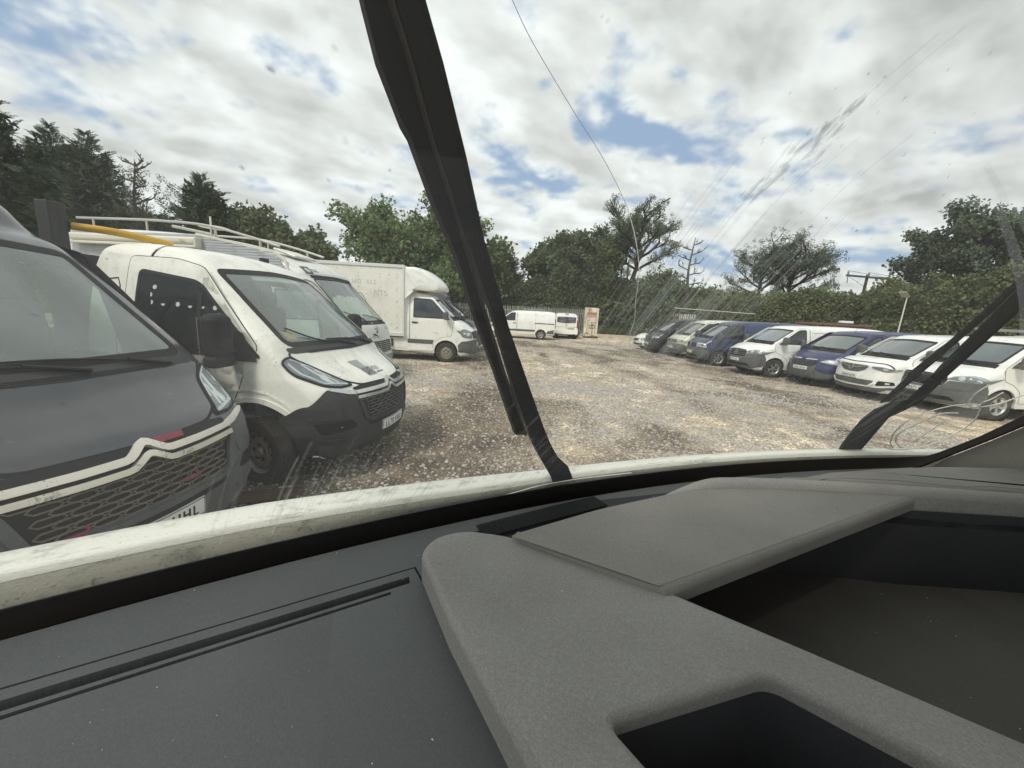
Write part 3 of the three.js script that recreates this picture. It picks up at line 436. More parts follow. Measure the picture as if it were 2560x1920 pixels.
// ----- the low-nosed panel van with the double chevron -----
function relaySpec(o) {
  const front = [[.74, .245, .20, .05], [.85, .29, .22, .10], [.893, .42, .22, .16], [.90, .62, .22, .17], [.885, .78, .22, .17], [.855, .90, .22, .16], [.775, 1.005, .21, .13], [.62, 1.105, .19, .10], [.46, 1.215, .17, .09], [.36, 1.325, .16, .09], [-.12, 1.745, .14, .09], [-.60, 2.145, .12, .10], [-.78, 2.235, .10, .13]];
  const back = o.high ? [[-.96, 2.44, .07, .18], [-1.3, 2.64, .02, .2], [-2.0, 2.74, 0, .18], [-4.6, 2.73, 0, .14], [-4.72, 2.5, 0, .08], [-4.75, .4, 0, .06], [-4.7, .3, 0, .04]] : [[-1.1, 2.30, .06, .13], [-1.5, 2.32, .0, .12], [-1.72, 2.28, 0, .08], [-1.78, 2.16, 0, .05], [-1.78, .45, 0, .05], [-1.75, .34, 0, .04]];
  const Y = [[0, 0], [.62, .62], [1.0, .925], [1.09, 1.005], [1.3, 1.205], [1.372, 1.262], [1.455, 1.345], [2.06, 2.115], [2.6, 2.68]], ry = (p) => p.map(([a, b, ...r]) => [a, lut(Y, b), ...r]);
  const sp = { front, back, width: [[.25, .93], [.5, 1.0], [.8, 1.02], [1.05, 1.02], [1.4, .985], [1.8, .91], [2.05, .85], [2.25, .78], [2.6, .70]], taper: [.10, .1, 1.0], crown: .035, ns: 190, core: o.high ? [-4.1, .12] : [-1.4, .12], ym: .78 };
  const skin = new Skin(sp);
  const hex = []; // honeycomb of long cells
  const cw = .128, ch = .047; for (let r = 0; r < 7; r++) for (let c = -7; c <= 7; c++) { const x = (c + (r % 2) * .5) * cw * .98, y = .65 + r * ch * .86; const g = .53 - .018 * (6 - r); if (Math.abs(x) > g) continue; const a = cw * .46, b = ch * .46; hex.push({ line: [[x - a * .62, y - b], [x + a * .62, y - b], [x + a, y], [x + a * .62, y + b], [x - a * .62, y + b], [x - a, y], [x - a * .62, y - b]], w: .0075, off: .018 }); }
  const chev = (y, d, w) => ({ y, line: [[-.60, y + .008], [-.3, y], [-.125, y], [-.095, y + .006], [-.07, y + .024], [-.02, y + d * .86], [0, y + d * .95], [.02, y + d * .86], [.07, y + .024], [.095, y + .006], [.125, y], [.3, y], [.60, y + .008]], w });
  const c1 = chev(.972, .074, .034), c2 = chev(.908, .070, .030);
  const S0 = {
    skin, paint: o.paint, wheel: 'steel', wheels: o.high ? [[-.05, .87, .345, .31], [-3.45, .87, .345]] : [[-.05, .87, .345, .31]], len: o.high ? 5.7 : 2.7, archK: o.archK || 1.52, steer: o.steer || 0, open: true, nl: 30, nr: 26, h: .07, lip: o.paint, seal: .05, mirrorMat: MT.rubber, sailMat: MT.rubber,
    screen: [[0, 1.455], [.84, 1.47, .12], [.72, 2.045, .07], [0, 2.06]],
    win: [[.06, 1.36, .06], [-.24, 1.62], [-.62, 1.93, .1], [-1.28, 2.0, .07], [-1.3, 1.36, .07]], door: [[-.10, 1.30], [.02, 1.46], [-.60, 2.03], [-.9, 2.09], [-1.4, 2.1], [-1.4, .48], [-.66, .48], [-.58, .62], [-.44, .76], [-.25, .87], [-.16, 1.1]],
    handle: [-1.25, 1.15], winMat: o.winMat,
    mirror: o.high ? [-.42, 1.34, .2, .30, .15] : [-.22, 1.5, .24, .40, .17], sail: [[.02, 1.32], [-.30, 1.32], [-.34, 1.64], [-.14, 1.56]],
    lamp: [[.58, 1.07, .02], [.72, 1.07], [.84, 1.11, .04], [.945, 1.25, .05], [.96, 1.375, .03], [.90, 1.40, .03], [.77, 1.30, .06], [.66, 1.17, .06]],
    lampMat: MT.lampBack, lampRim: true, lampIn: [{ line: [[.925, 1.345], [.90, 1.24], [.82, 1.13], [.62, 1.088]], w: .017, m: MT.lampWhite }, { line: [[.83, 1.32], [.79, 1.22], [.74, 1.12]], w: .024 }, { line: [[.765, 1.25], [.73, 1.18], [.69, 1.115]], w: .016 }, { d: [.765, 1.165, .03, .034] }, { d: [.855, 1.25, .028, .034], m: MT.capgrey }, { line: [[.90, 1.38], [.785, 1.29], [.69, 1.17]], w: .010 }],
    nose: [
      { n: 'bonnet', sym: true, p: [[0, 1.045], [.46, 1.06, .05], [.60, 1.12, .05], [.74, 1.26, .05], [.865, 1.41, .04], [.84, 1.428, .02], [0, 1.40]], off: .006, thick: .02, m: o.paint, h: .06, r: .04 },
      { n: 'bonnet_gap', line: [[-.85, 1.432], [-.872, 1.416], [-.745, 1.265], [-.61, 1.12], [-.48, 1.062], [0, 1.04], [.48, 1.062], [.61, 1.12], [.745, 1.265], [.872, 1.416], [.85, 1.432]], w: .022, off: .004, thick: .006, m: MT.seam, h: .05 },
      { n: 'cowl', sym: true, p: [[0, 1.398], [.84, 1.422, .03], [.86, 1.47, .04], [0, 1.458]], off: .010, thick: .02, m: MT.plastic, h: .05 },
      ...[1.408, 1.416, 1.424].map((y) => ({ n: 'cowl_slot', to: 'cowl', line: [[-.66, y + .006], [0, y], [.66, y + .006]], w: .005, off: .0125, thick: .003, m: MT.black_, h: .05 })),
      { n: 'front_bumper', sym: true, p: [[0, .25], [.9, .255], [1.12, .235], [1.15, .40], [1.22, .56], [1.335, .71], [.98, 1.0], [.84, 1.085], [.62, .98, .06], [.57, .88], [.52, .66, .03], [.45, .635], [0, .635]], off: .014, thick: .05, m: o.bumper || MT.plastic, h: .06, r: .045 },
      { n: 'bumper_step', both: true, p: [[.62, .80], [.98, .83, .06], [1.12, .74], [1.02, .70, .05], [.66, .70]], off: .020, thick: .02, m: o.bumper || MT.plastic, to: 'front_bumper', r: .02 },
      { n: 'fog_recess', both: true, p: [[.64, .56], [.70, .66], [1.0, .67, .04], [.94, .53, .04]], off: .017, thick: .002, m: MT.black_, to: 'front_bumper', h: .05 },
      { n: 'bumper_rib', both: true, line: [[1.08, .74], [1.02, .55], [.92, .46], [.6, .45]], w: .03, off: .024, thick: .02, m: o.bumper || MT.plastic, to: 'front_bumper' },
      { n: 'lower_lip', sym: true, p: [[0, .605], [.44, .605], [.5, .64], [.56, .88], [.61, .9], [.545, .625], [.47, .575], [0, .57]], off: .030, thick: .05, m: o.bumper || MT.plastic, h: .06, r: .012 },
      { n: 'lower_intake', sym: true, p: [[0, .53], [.46, .53], [.5, .566], [0, .566]], off: .016, thick: .003, m: MT.black_, h: .08 },
      { n: 'grille', sym: true, p: [[0, .62], [.45, .63], [.52, .66], [.58, .90], [.60, 1.04], [.5, 1.05], [0, 1.04]], off: .008, thick: .012, m: MT.black_, h: .06, r: .02 },
      { n: 'grille_trim', line: c1.line, w: c1.w, off: .034, thick: .03, m: o.chrome || MT.chrome, h: .045, to: 'grille' },
      { n: 'grille_trim', line: c2.line, w: c2.w, off: .034, thick: .03, m: o.chrome || MT.chrome, h: .045, to: 'grille' },
      { n: 'grille_corner', both: true, p: [[.57, 1.0], [.57, .955], [.68, .975], [.80, 1.03, .04], [.85, 1.07, .01], [.80, 1.068], [.68, 1.03]], off: .022, thick: .03, m: o.chrome || MT.chrome, h: .05, to: 'grille', r: .015 },
      ...(o.nose || []),
    ],
    bars: hex, barMat: o.barMat, plate: { y: .475, t: o.plate, off: .03, w: .52 },
    wipers: [[[.12, 1.43], [-.14, 1.475], [-.42, 1.50], [-.68, 1.60]], [[.62, 1.42], [.36, 1.465], [.06, 1.49], [-.3, 1.50]]],
    cab: { dashZ: -.02, dashY: 1.14, seatZ: -.85, backZ: -1.66, w: 1.66, roof: o.high ? 2.3 : 2.12, backMat: o.backMat }, extra: o.extra, sidePanels: o.sidePanels, sideLines: o.sideLines,
  };
  for (const k of ['screen', 'win', 'door', 'sail', 'lamp']) S0[k] = ry(S0[k]);
  for (const q of [...S0.nose, ...S0.lampIn, ...S0.bars, ...(S0.sideLines || [])]) { if (q.p) q.p = ry(q.p); if (q.line) q.line = ry(q.line); if (q.d) q.d = [q.d[0], lut(Y, q.d[1]), ...q.d.slice(2)]; }
  S0.wipers = S0.wipers.map(ry); S0.mirror[1] = lut(Y, S0.mirror[1]);
  return S0;
}
// ----- near pair on the left -----
const dotTex = canvasTex(512, 512, (x, w, h) => { x.fillStyle = '#1b2124'; x.fillRect(0, 0, w, h); const R = rng(9); for (let i = 0; i < 900; i++) { x.fillStyle = `rgba(150,160,158,${.05 + R() * .18})`; x.fillRect(R() * w, R() * h, 1 + R() * 5, 1 + R() * 4); } x.fillStyle = '#cfd4cf'; const D = [[.16, .78, 0], [.62, .75, 0], [.71, .75, 2], [.13, .67, 1], [.66, .64, 0], [.14, .56, 1], [.24, .55, 3], [.36, .55, 0], [.46, .54, 3], [.56, .54, 3], [.66, .53, 0], [.70, .43, 2], [.84, .62, 2], [.9, .62, 0], [.84, .52, 2], [.91, .51, 0]]; for (const [u, v, k] of D) { x.beginPath(); const a = k === 3 ? 0 : k === 1 ? -Math.PI / 2 : Math.PI / 2; x.ellipse(u * w, (1 - v) * h, 9, 17, 0, k === 0 ? 0 : a, k === 0 ? 7 : a + Math.PI); x.fill(); } });
dotTex.wrapS = dotTex.wrapT = THREE.RepeatWrapping;
const winDots = new THREE.MeshPhysicalMaterial({ map: dotTex, roughness: .08, clearcoat: 1, clearcoatRoughness: .05 });
{ const m = dotTex.matrix; dotTex.matrixAutoUpdate = false; dotTex.matrix.set(1 / 1.3, 0, 1.3 / 1.3, 0, 1 / .66, -1.35 / .66, 0, 0, 1); }
const safeTex = canvasTex(512, 256, (x, w, h) => { x.clearRect(0, 0, w, h); x.fillStyle = '#9aa09f'; x.beginPath(); x.moveTo(0, 0); x.lineTo(200, 0); x.lineTo(200, 120); x.lineTo(60, 120); x.fill(); x.fillStyle = '#8b908f'; x.fillRect(60, 112, 190, 120); x.fillStyle = '#1d2124'; x.font = 'bold 128px sans-serif'; x.save(); x.translate(60, 222); x.scale(.60, 1); x.fillText('SAFE', 0, 0); x.restore(); x.fillStyle = '#7d8280'; x.font = '84px sans-serif'; x.fillText('edge', 262, 176); x.fillRect(276, 206, 190, 14); });
const redPaint = new THREE.MeshStandardMaterial({ color: 0x8c4350, map: dirtB, roughness: .7 });
const dirtyChrome = new THREE.MeshStandardMaterial({ color: 0xf4f4f0, map: dataTex(512, 512, (u, v) => { const a = fbm(u * 9, v * 9, 5, .6), b = vn(u * 130, v * 130), c = fbm(u * 60, v * 40, 3); let t = 246 - 80 * sst(.56, .8, a * .6 + c * .4) - (b > .85 ? 80 * sst(.45, .65, a) : 0); return [t, t * .975, t * .93]; }, { repeat: [1.6, 1.6] }), roughness: .35, metalness: .4 });
const dustGrille = new THREE.MeshStandardMaterial({ color: 0x97907f, map: greyDust, roughness: .95 });
const greyVan = makeVan(relaySpec({
  paint: MT.grey, high: true, plate: 'YE19 UHL', bumper: new THREE.MeshStandardMaterial({ color: 0x777c7f, map: greyDust, roughness: .6 }), chrome: dirtyChrome, barMat: dustGrille, backMat: MT.cabin,
  nose: [{ n: 'paint_patch', p: [[.06, 1.018], [.24, 1.016], [.25, 1.05], [.08, 1.052]], off: .012, thick: .006, m: redPaint, r: 0, h: .05 },
    ...[[.19, .72], [-.38, .65]].map(([x, y]) => ({ n: 'paint_patch', line: [[x - .04, y - .02], [x + .04, y - .02], [x + .06, y], [x + .04, y + .02]], w: .016, off: .0195, thick: .01, m: redPaint, h: .06 }))],
}), 'panel_van', 'dirty dark grey high-roofed van, nearest on the left, with chromed chevron grille', 'van', [-2.9, 0, -2.17], 97.7, 'vehicles parked in the left row');
const yellowMat = new THREE.MeshStandardMaterial({ color: 0xc9a02a, map: dirtA, roughness: .5 });
const whiteTruck = makeVan(relaySpec({
  paint: MT.whiteDirty, plate: 'LL70 VMU', winMat: winDots, steer: -.28,
  sidePanels: [{ n: 'window_bar', p: [[-.58, 1.36], [-.62, 1.36], [-.62, 1.92], [-.58, 1.90]].map(([a, b]) => [a, b * .955]), off: .013, m: MT.rubber, r: .005 }], sideLines: [{ p: [[-.85, 2.04], [-.7, 1.98], [-.35, 1.72], [.0, 1.4]], w: .012 }, { p: [[-1.72, 1.9], [-1.5, 1.92], [-1.47, 1.86], [-1.47, .7]], w: .012 }, { n: 'fender_crease', p: [[.38, .74], [.26, .90], [.1, 1.0], [-.08, 1.03], [-.3, 1.0], [-.5, .92]], w: .02, off: .012, m: MT.whiteDirty }],
  nose: [{ n: 'sunscreen_strip', p: [[-.4, 1.98], [.35, 1.985], [.35, 2.03], [-.4, 2.03]], off: -.01, thick: .003, m: MT.lining, r: .01 }, { n: 'yellow_ticket', p: [[-.72, 1.535], [-.62, 1.525], [-.62, 1.585], [-.72, 1.595]], off: -.012, thick: .002, m: yellowMat, r: .004 }],
  extra: [(t, k, F) => {
    mesh('logo', patch([[-.30, 1.01], [.14, 1.01], [.14, 1.17], [-.30, 1.17]], F, { off: .0125, thick: 0, h: .04, uv: (a, b) => [(a + .30) / .44, (b - 1.01) / .16] }), new THREE.MeshStandardMaterial({ map: safeTex, transparent: true, roughness: .45 }), t);
    const bed = mesh('headboard', merge([box(2.1, 1.55, .06, 0, 1.38, -2.0, .01), box(.14, 2.05, .14, -.98, 1.57, -2.0, .01), box(.14, 1.8, .14, .98, 1.5, -2.0, .01), ...[1.2, 1.6, 2.0].map((y) => box(1.9, .07, .05, 0, y, -1.955, .01))]), MT.plastic, t);
    mesh('load_bed', merge([box(2.1, .12, 2.6, 0, .92, -3.35, .01), box(.05, .45, 2.6, -1.03, 1.2, -3.35, .01), box(.05, .45, 2.6, 1.03, 1.2, -3.35, .01), box(.9, .2, 3.0, 0, .62, -3.0)]), MT.plasticDark, t);
    mesh('lifting_arm', tube([[-.88, 2.40, -1.93], [-.7, 2.39, -1.72], [-.5, 2.36, -1.55], [-.34, 2.33, -1.45]], .036, 24, 10), yellowMat, t);
    mesh('roof_lamp', box(.12, .07, .05, .45, 2.285, -1.0, .01), MT.black_, t);
    for (const s of [-1, 1]) addWheel(t, 'steel', -3.4, s * .86, .345);
  }],
}), 'tipper_truck', 'dirty white flat cab truck with black bumper and black mesh headboard behind', 'truck', [-2.32, 0, -4.57], 95.6, 'vehicles parked in the left row');
// ----- simpler van shapes -----
function basicSpec(q) {
  const { wb, len, h, w } = q, rear = q.fo - len;
  const [bz, by] = q.ws[0], [tz, ty] = q.ws[1], [lz, ly] = q.lead, R = q.R || .13, rr = q.roofR || .12;
  const front = [[q.fo - .34, .22, .2, .04], [q.fo - .06, .26, .2, .1], [q.fo, .42, q.bow, R], [q.fo, .6, q.bow, R], [q.fo - .03, ly - .2, q.bow, R], [lz + .05, ly - .04, q.bow, R * .9], [lz - .06, ly + .03, q.bow, R * .8], [lerp(lz, bz, .5), lerp(ly, by, .56) + .02, .17, .12], [bz + .08, by - .03, .15, .1], [bz, by + .02, .14, .08], [lerp(bz, tz, .5), lerp(by, ty, .5) + .02, .12, .09], [tz, ty, .1, .1], [tz - .15, ty + (h - ty) * .55, .08, rr]];
  const back = [[tz - .5, h - .03, .05, rr], [tz - 1.2, h, 0, rr], [rear + .4, h - .02, 0, rr], [rear + .06, h - .10, .03, .1], [rear + .01, h - .5, .05, .08], [rear, .45, .05, .06], [rear + .06, .32, .04, .04]];
  const W2 = w / 2, width = [[.22, W2 * .93], [.45, W2 * .985], [.75, W2], [by - .05, W2], [by + .2, W2 * .965], [ty, W2 * (q.top || .86)], [h, W2 * (q.top2 || .78)]];
  const skin = new Skin({ front, back, width, taper: [q.tp || .09, .1, q.fo + .05], tail: .03, crown: .03, core: [rear + .5, .1], ym: .68, ns: 130 });
  const bl = by + .02, dz = q.doorZ, Wf = W2 * (1 - (q.tp || .09) * .8), sl = (ty - by) / (tz - bz), az = (y) => bz + (y - by) / sl;
  const arc = q.r * 1.18, wt = ty - .03;
  const win = [[az(bl) - .16, bl, .03], [az(wt) - .12, wt, .08], [dz + .1, wt + .02, .06], [dz + .1, bl + (q.dip || 0), .05]];
  const door = [[bz - .1, .9], [az(bl) - .02, bl - .05], [az(wt + .06) - .02, wt + .06], [dz, wt + .07], [dz, .4], [-arc - .06, .4], [-arc - .02, .66], [-arc * .5, .82]];
  const s = {
    skin, paint: q.paint, wheel: q.wheel || 'alloy5', wheels: [[0, W2 - .12, q.r], [-wb, W2 - .12, q.r]], len, nl: 18, nr: 15, h: .1, lip: q.lip || q.paint, archK: 1.17, steer: q.steer || 0,
    screen: [[0, by + .05], [Wf * .86, by + .06, .1], [W2 * .72, ty - .03, .06], [0, ty - .015]], win, door, handle: [dz + .16, by - .14], handleMat: q.handleMat,
    mirror: [az(bl) - .26, bl + .1, .20, .24, .13], mirrorMat: q.mirrorMat || MT.plasticDark, sail: [[az(bl) - .14, bl - .02], [az(bl) - .36, bl - .02], [az(bl + .2) - .2, bl + .2]],
    lamp: q.lamp, lampIn: q.lampIn || [], lampMat: q.lampMat || MT.lampBack, lampLens: q.lampLens,
    nose: [{ n: 'bonnet', sym: true, p: [[0, ly + .02], [W2 * .62, ly + .03, .06], [Wf * .9, lerp(ly, by, .45), .08], [Wf * .88, by - .02, .05], [0, by - .03]], off: .006, thick: .014, m: q.paint }, { n: 'cowl', sym: true, p: [[0, by - .035], [Wf * .88, by - .02, .03], [Wf * .86, by + .065, .03], [0, by + .055]], off: .005, thick: .008, m: MT.rubber }, ...(q.nose || [])],
    bars: q.bars, barMat: q.barMat, badge: q.badge, plate: q.plate, aerial: q.aerial,
    wipers: [[[Wf * .5, by + .03], [Wf * .2, by + .06], [-Wf * .2, by + .10]], [[-Wf * .1, by + .03], [-Wf * .4, by + .07], [-Wf * .72, by + .14]]],
    sidePanels: q.sidePanels, sideLines: [{ p: [[rear + .12, by - .12], [rear + 1.55, by - .12]], w: .02 }, { p: [[dz - .02, .42], [dz - .04, h - .16]], w: .012 }, { p: [[dz - .08 - 1.25, .42], [dz - .08 - 1.25, h - .16]], w: .012 }, ...(q.sideLines || [])],
    extra: q.extra, tail: (t, k) => {
      const B = k.B(); for (const s2 of [-1, 1]) mesh('tail_lamp', patch([[s2 * W2 * .86, .85], [s2 * W2 * .96, .85], [s2 * W2 * .93, 1.45], [s2 * W2 * .84, 1.45]], B, { off: .02, thick: .03, h: .2 }), MT.red, t);
      if (q.back) q.back(t, B, W2);
      else mesh('rear_bumper', patch(sym([[0, .34], [W2 * .95, .34], [W2 * .97, .55], [0, .55]]), B, { off: .04, thick: .06, h: .2 }), q.rearBumper || MT.plasticDark, t);
    },
  };
  return s;
}
const row = 'vans parked in the right row';
const bumperBlack = (W2, fo, y0 = .25, y1 = .70, side = .55) => [{ n: 'front_bumper', sym: true, p: [[0, y0], [W2 * .9, y0 + .02], [W2 * 1.18, y0 + .04], [W2 * 1.2, side], [W2 * .95, y1], [0, y1]], off: .012, thick: .05, m: MT.plasticDark }];
const slatBars = (w, ys, wd = .02) => ys.map((y) => ({ line: [[-w, y + .01], [0, y], [w, y + .01]], w: wd }));
// boxy van, older face with a wide flat lamp
function t5(q) {
  return basicSpec({
    wb: 3.0, len: 4.89, h: 1.97, w: 1.90, fo: .89, ws: [[.42, 1.17], [-.42, 1.79]], lead: [.80, .96], bow: .17, r: .325, doorZ: -1.02, tp: .07, top: .87, wheel: 'alloy6', ...q,
    lamp: q.six ? [[.44, .80], [.50, .93], [.80, .98], [1.0, .98, .03], [.96, .82, .04]] : [[.50, .76, .02], [.50, .93, .02], [1.0, .97, .02], [.98, .765, .03]],
    lampMat: q.six ? MT.lampBack : MT.reflector, lampIn: q.six ? [{ d: [.62, .87, .055] }, { d: [.84, .89, .05] }] : [{ d: [.62, .85, .07], m: MT.lampWhite }, { d: [.82, .86, .06], m: MT.lampBack }],
    nose: [...(q.bumperPaint ? bumperBlack(.95, .89, .25, .70, .6).map((b) => ({ ...b, m: q.bumperPaint })) : bumperBlack(.95, .89, .25, .72, .60)),
      { n: 'grille', sym: true, p: [[0, .75], [.48, .76], [.48, .93], [0, .92]], off: .010, thick: .014, m: MT.black_ },
      { n: 'lower_intake', sym: true, p: [[0, .33], [.62, .34], [.58, .42], [0, .42]], off: .016, thick: .003, m: MT.black_ }],
    bars: slatBars(.46, [.79, .84, .89], .016), badge: (F, g) => logoVW(F, 0, .845, .085, g),
    plate: { y: .52, t: q.text },
  });
}
makeVan(t5({ paint: MT.blue, text: 'BG54 VGX' }), 'panel_van', 'dull blue van with square clear headlights beside the cream van', 'van', [8.9, 0, -17.54], -86, row);
makeVan(t5({ paint: MT.cream, text: 'AJ08 WVB', wheel: 'steel' }), 'panel_van', 'off-white cream van between the black van and the blue van', 'van', [8.95, 0, -19.99], -92, row);
makeVan(t5({ paint: MT.black, text: 'LM14 KZP', six: true, bumperPaint: MT.black, wheel: 'alloy5' }), 'panel_van', 'glossy black van with slim dark headlights, between a white car and the cream van', 'van', [8.45, 0, -22.1], -90, row);
// low nosed van with a dark bumper and star
function vito(q) {
  return basicSpec({
    wb: 3.2, len: 5.14, h: 1.91, w: 1.93, fo: .895, ws: [[.14, 1.19], [-.68, 1.76]], lead: [.78, .95], bow: .2, R: .16, r: .33, doorZ: -1.12, tp: .09, wheel: 'alloy5', ...q,
    lamp: [[.48, .83], [.60, .93, .02], [1.0, 1.03, .03], [1.24, 1.08, .02], [1.12, .92, .06], [.86, .82, .06]], lampIn: [{ d: [.70, .88, .05] }, { d: [.92, .92, .05] }, { line: [[.56, .905], [.9, .985], [1.16, 1.05]], w: .02, m: MT.lampWhite }],
    nose: [{ n: 'front_bumper', sym: true, p: [[0, .25], [.85, .27], [1.14, .27], [1.2, .52], [1.16, .70], [1.04, .84], [.86, .815, .05], [.52, .80], [.44, .66], [0, .64]], off: .012, thick: .05, m: MT.plasticDark },
      { n: 'grille', sym: true, p: [[0, .65], [.44, .67], [.50, .81], [.46, .92], [0, .935]], off: .010, thick: .014, m: MT.black_ },
      { n: 'lower_intake', sym: true, p: [[0, .34], [.7, .35], [.62, .44], [0, .43]], off: .016, thick: .003, m: MT.black_ },
      { n: 'bumper_rib', both: true, line: [[.48, .60], [.9, .66], [1.12, .60]], w: .03, off: .022, thick: .02, m: MT.plasticDark, to: 'front_bumper' }],
    bars: [...slatBars(.45, [.72, .79, .86], .034)], barMat: MT.plasticDark, badge: (F, g) => logoStar(F, 0, .79, .10, g),
    plate: { y: .535, t: q.text, L: q.pl || 0 }, sideLines: [{ n: 'body_crease', p: [[-.35, .92], [-1.6, .98], [-3, 1.0]], w: .03, off: .004, m: q.paint }, { p: [[-1.22, h_(1.66)], [-4.0, h_(1.66)]], w: .012 }],
    aerial: null,
  });
}
function h_(x) { return x; }
makeVan(vito({ paint: MT.whiteFar, text: 'WT17 JVC' }), 'panel_van', 'white van with black bumper and round star badge beside the navy van', 'van', [9.37, 0, -14.76], -91, row);
makeVan(vito({ paint: MT.whiteFar, text: 'BX71 KFZ', extra: [(t) => mesh('roof_rack', merge([box(1.5, .05, .05, 0, 2.02, -1.35), box(.05, .14, .08, -.72, 1.95, -1.35), box(.05, .14, .08, .72, 1.95, -1.35), box(1.5, .05, .05, 0, 2.02, -3.3), box(.05, .05, 2.3, -.72, 2.05, -2.3), box(.05, .05, 2.3, .72, 2.05, -2.3)]), MT.capgrey, t)] }), 'panel_van', 'white van with ribbed dark grille, nearest in the right row, behind the upright wiper', 'van', [10.89, 0, -9.45], -93, row);
// small navy van
makeVan(basicSpec({
  wb: 3.06, len: 4.82, h: 1.84, w: 1.84, fo: .88, ws: [[.22, 1.14], [-.62, 1.69]], lead: [.74, .90], bow: .22, R: .18, r: .32, doorZ: -1.05, tp: .11, paint: MT.navy, wheel: 'steel',
  lamp: [[.52, .80, .03], [.70, .90, .03], [1.0, .97, .03], [1.10, .96, .03], [1.02, .82, .05], [.76, .77, .05]], lampMat: MT.lampWhite, lampIn: [{ d: [.72, .84, .045] }, { d: [.90, .87, .06] }],
  nose: [{ n: 'front_bumper', sym: true, p: [[0, .24], [.9, .26], [1.12, .3], [1.1, .42], [.7, .44], [.5, .52], [.44, .76], [0, .77]], off: .012, thick: .05, m: MT.plasticDark }, { n: 'grille', sym: true, p: [[0, .62], [.42, .64], [.46, .80], [0, .80]], off: .018, thick: .014, m: MT.black_ }, { n: 'upper_slot', sym: true, p: [[0, .83], [.42, .84], [.46, .87], [0, .86]], off: .014, thick: .01, m: MT.chrome }],
  bars: slatBars(.42, [.66, .70, .74, .77], .012), badge: (F, g) => mesh('badge', merge([patch(disc(0, .87, .085, .04, 20), F, { off: .026, thick: .02, h: .06 })]), new THREE.MeshStandardMaterial({ color: 0x24407c, roughness: .3, metalness: .4 }), g),
  plate: { y: .555, t: 'SF66 OZW' }, aerial: [[0, 1.77, -.8], [0, 2.0, -1.02]],
}), 'small_van', 'navy blue small van with pale headlights, left of the white car-nosed van', 'van', [10.32, 0, -12.73], -96, row);
// white small van with a car-like nose
makeVan(basicSpec({
  wb: 2.98, len: 4.75, h: 1.84, w: 1.85, fo: .89, ws: [[.18, 1.16], [-.6, 1.69]], lead: [.80, .99], bow: .2, R: .18, r: .325, doorZ: -1.05, tp: .1, paint: MT.whiteFar, wheel: 'alloy5',
  lamp: [[.56, .87, .02], [.56, .91], [.94, .95], [1.14, .96, .02], [1.08, .84, .04], [.80, .80, .04]], lampIn: [{ d: [.80, .87, .04] }, { d: [.98, .885, .04] }, { line: [[1.10, .94], [1.05, .85], [.9, .825]], w: .016, m: MT.lampWhite }],
  nose: [{ n: 'bonnet_gap', sym: true, p: [[0, .985], [.9, 1.02], [.9, 1.035], [0, 1.0]], off: .008, thick: .004, m: MT.seam, r: .003 },
    { n: 'grille', sym: true, p: [[0, .715], [.24, .725, .04], [.40, .80, .04], [.48, .90, .04], [.44, .925], [0, .92]], off: .012, thick: .014, m: MT.plasticDark },
    { n: 'lower_intake', sym: true, p: [[0, .40], [.56, .40], [.66, .50], [.66, .545], [0, .535]], off: .014, thick: .012, m: MT.plasticDark }, { n: 'fog_recess', both: true, p: [[.70, .42], [.74, .56], [1.02, .57, .05], [1.05, .46]], off: .014, thick: .012, m: MT.black_ }, { n: 'fog_lamp', both: true, p: [[.84, .48], [.84, .53], [.92, .53], [.92, .48]], off: .020, thick: .012, m: MT.reflector, r: .02 },
    { n: 'lower_lip', sym: true, p: [[0, .24], [.8, .26], [1.12, .28], [1.1, .38], [.62, .36], [0, .34]], off: .018, thick: .03, m: MT.plasticDark }, { n: 'bumper_blade', sym: true, p: [[0, .36], [.58, .37], [.70, .47], [.66, .50], [.55, .395], [0, .385]], off: .024, thick: .03, m: MT.whiteFar, r: .01 }],
  badge: (F, g) => { mesh('badge', merge([patch(strip(ringLine(0, .845, .075, .075, 22), .018), F, { off: .03, thick: .02, h: .08 }), patch(strip([[-.05, .83], [-.01, .86], [.04, .845], [.06, .83]], .02), F, { off: .03, thick: .02, h: .08 })]), MT.chrome, g); mesh('grille_trim', merge([patch(strip([[.08, .85], [.2, .85], [.30, .88], [.45, .90]], .018), F, { off: .028, thick: .02, h: .06 }), patch(strip([[-.08, .85], [-.2, .85], [-.30, .88], [-.45, .90]], .018), F, { off: .028, thick: .02, h: .06 })]), MT.chrome, g); },
  plate: { y: .605, t: 'WH69 KZK' }, aerial: [[0, 1.80, -.85], [0, 1.93, -1.0]],
}), 'small_van', 'white small van with car-like nose and winged chrome grille', 'van', [10.38, 0, -10.75], -86, row);
// white car at the far end of the row
makeVan(basicSpec({
  wb: 2.6, len: 4.3, h: 1.5, w: 1.78, fo: .86, ws: [[.1, 1.0], [-.75, 1.42]], lead: [.7, .80], bow: .24, R: .2, r: .31, doorZ: -1.2, tp: .12, paint: MT.whiteFar, wheel: 'alloy5', top: .78, top2: .68,
  lamp: [[.48, .62, .03], [.62, .74, .03], [.98, .78, .03], [1.0, .66, .05], [.7, .6, .05]], lampIn: [{ d: [.66, .68, .05] }, { d: [.84, .70, .045] }],
  nose: [{ n: 'grille', sym: true, p: [[0, .52], [.4, .53], [.44, .66], [0, .67]], off: .01, thick: .012, m: MT.black_ }, { n: 'lower_intake', sym: true, p: [[0, .28], [.7, .3], [.66, .40], [0, .39]], off: .012, thick: .01, m: MT.black_ }], plate: { y: .46, t: 'YR18 NDC' },
}), 'hatchback_car', 'white car mostly hidden at the far end of the right row', 'car', [8.3, 0, -23.95], -92, row);
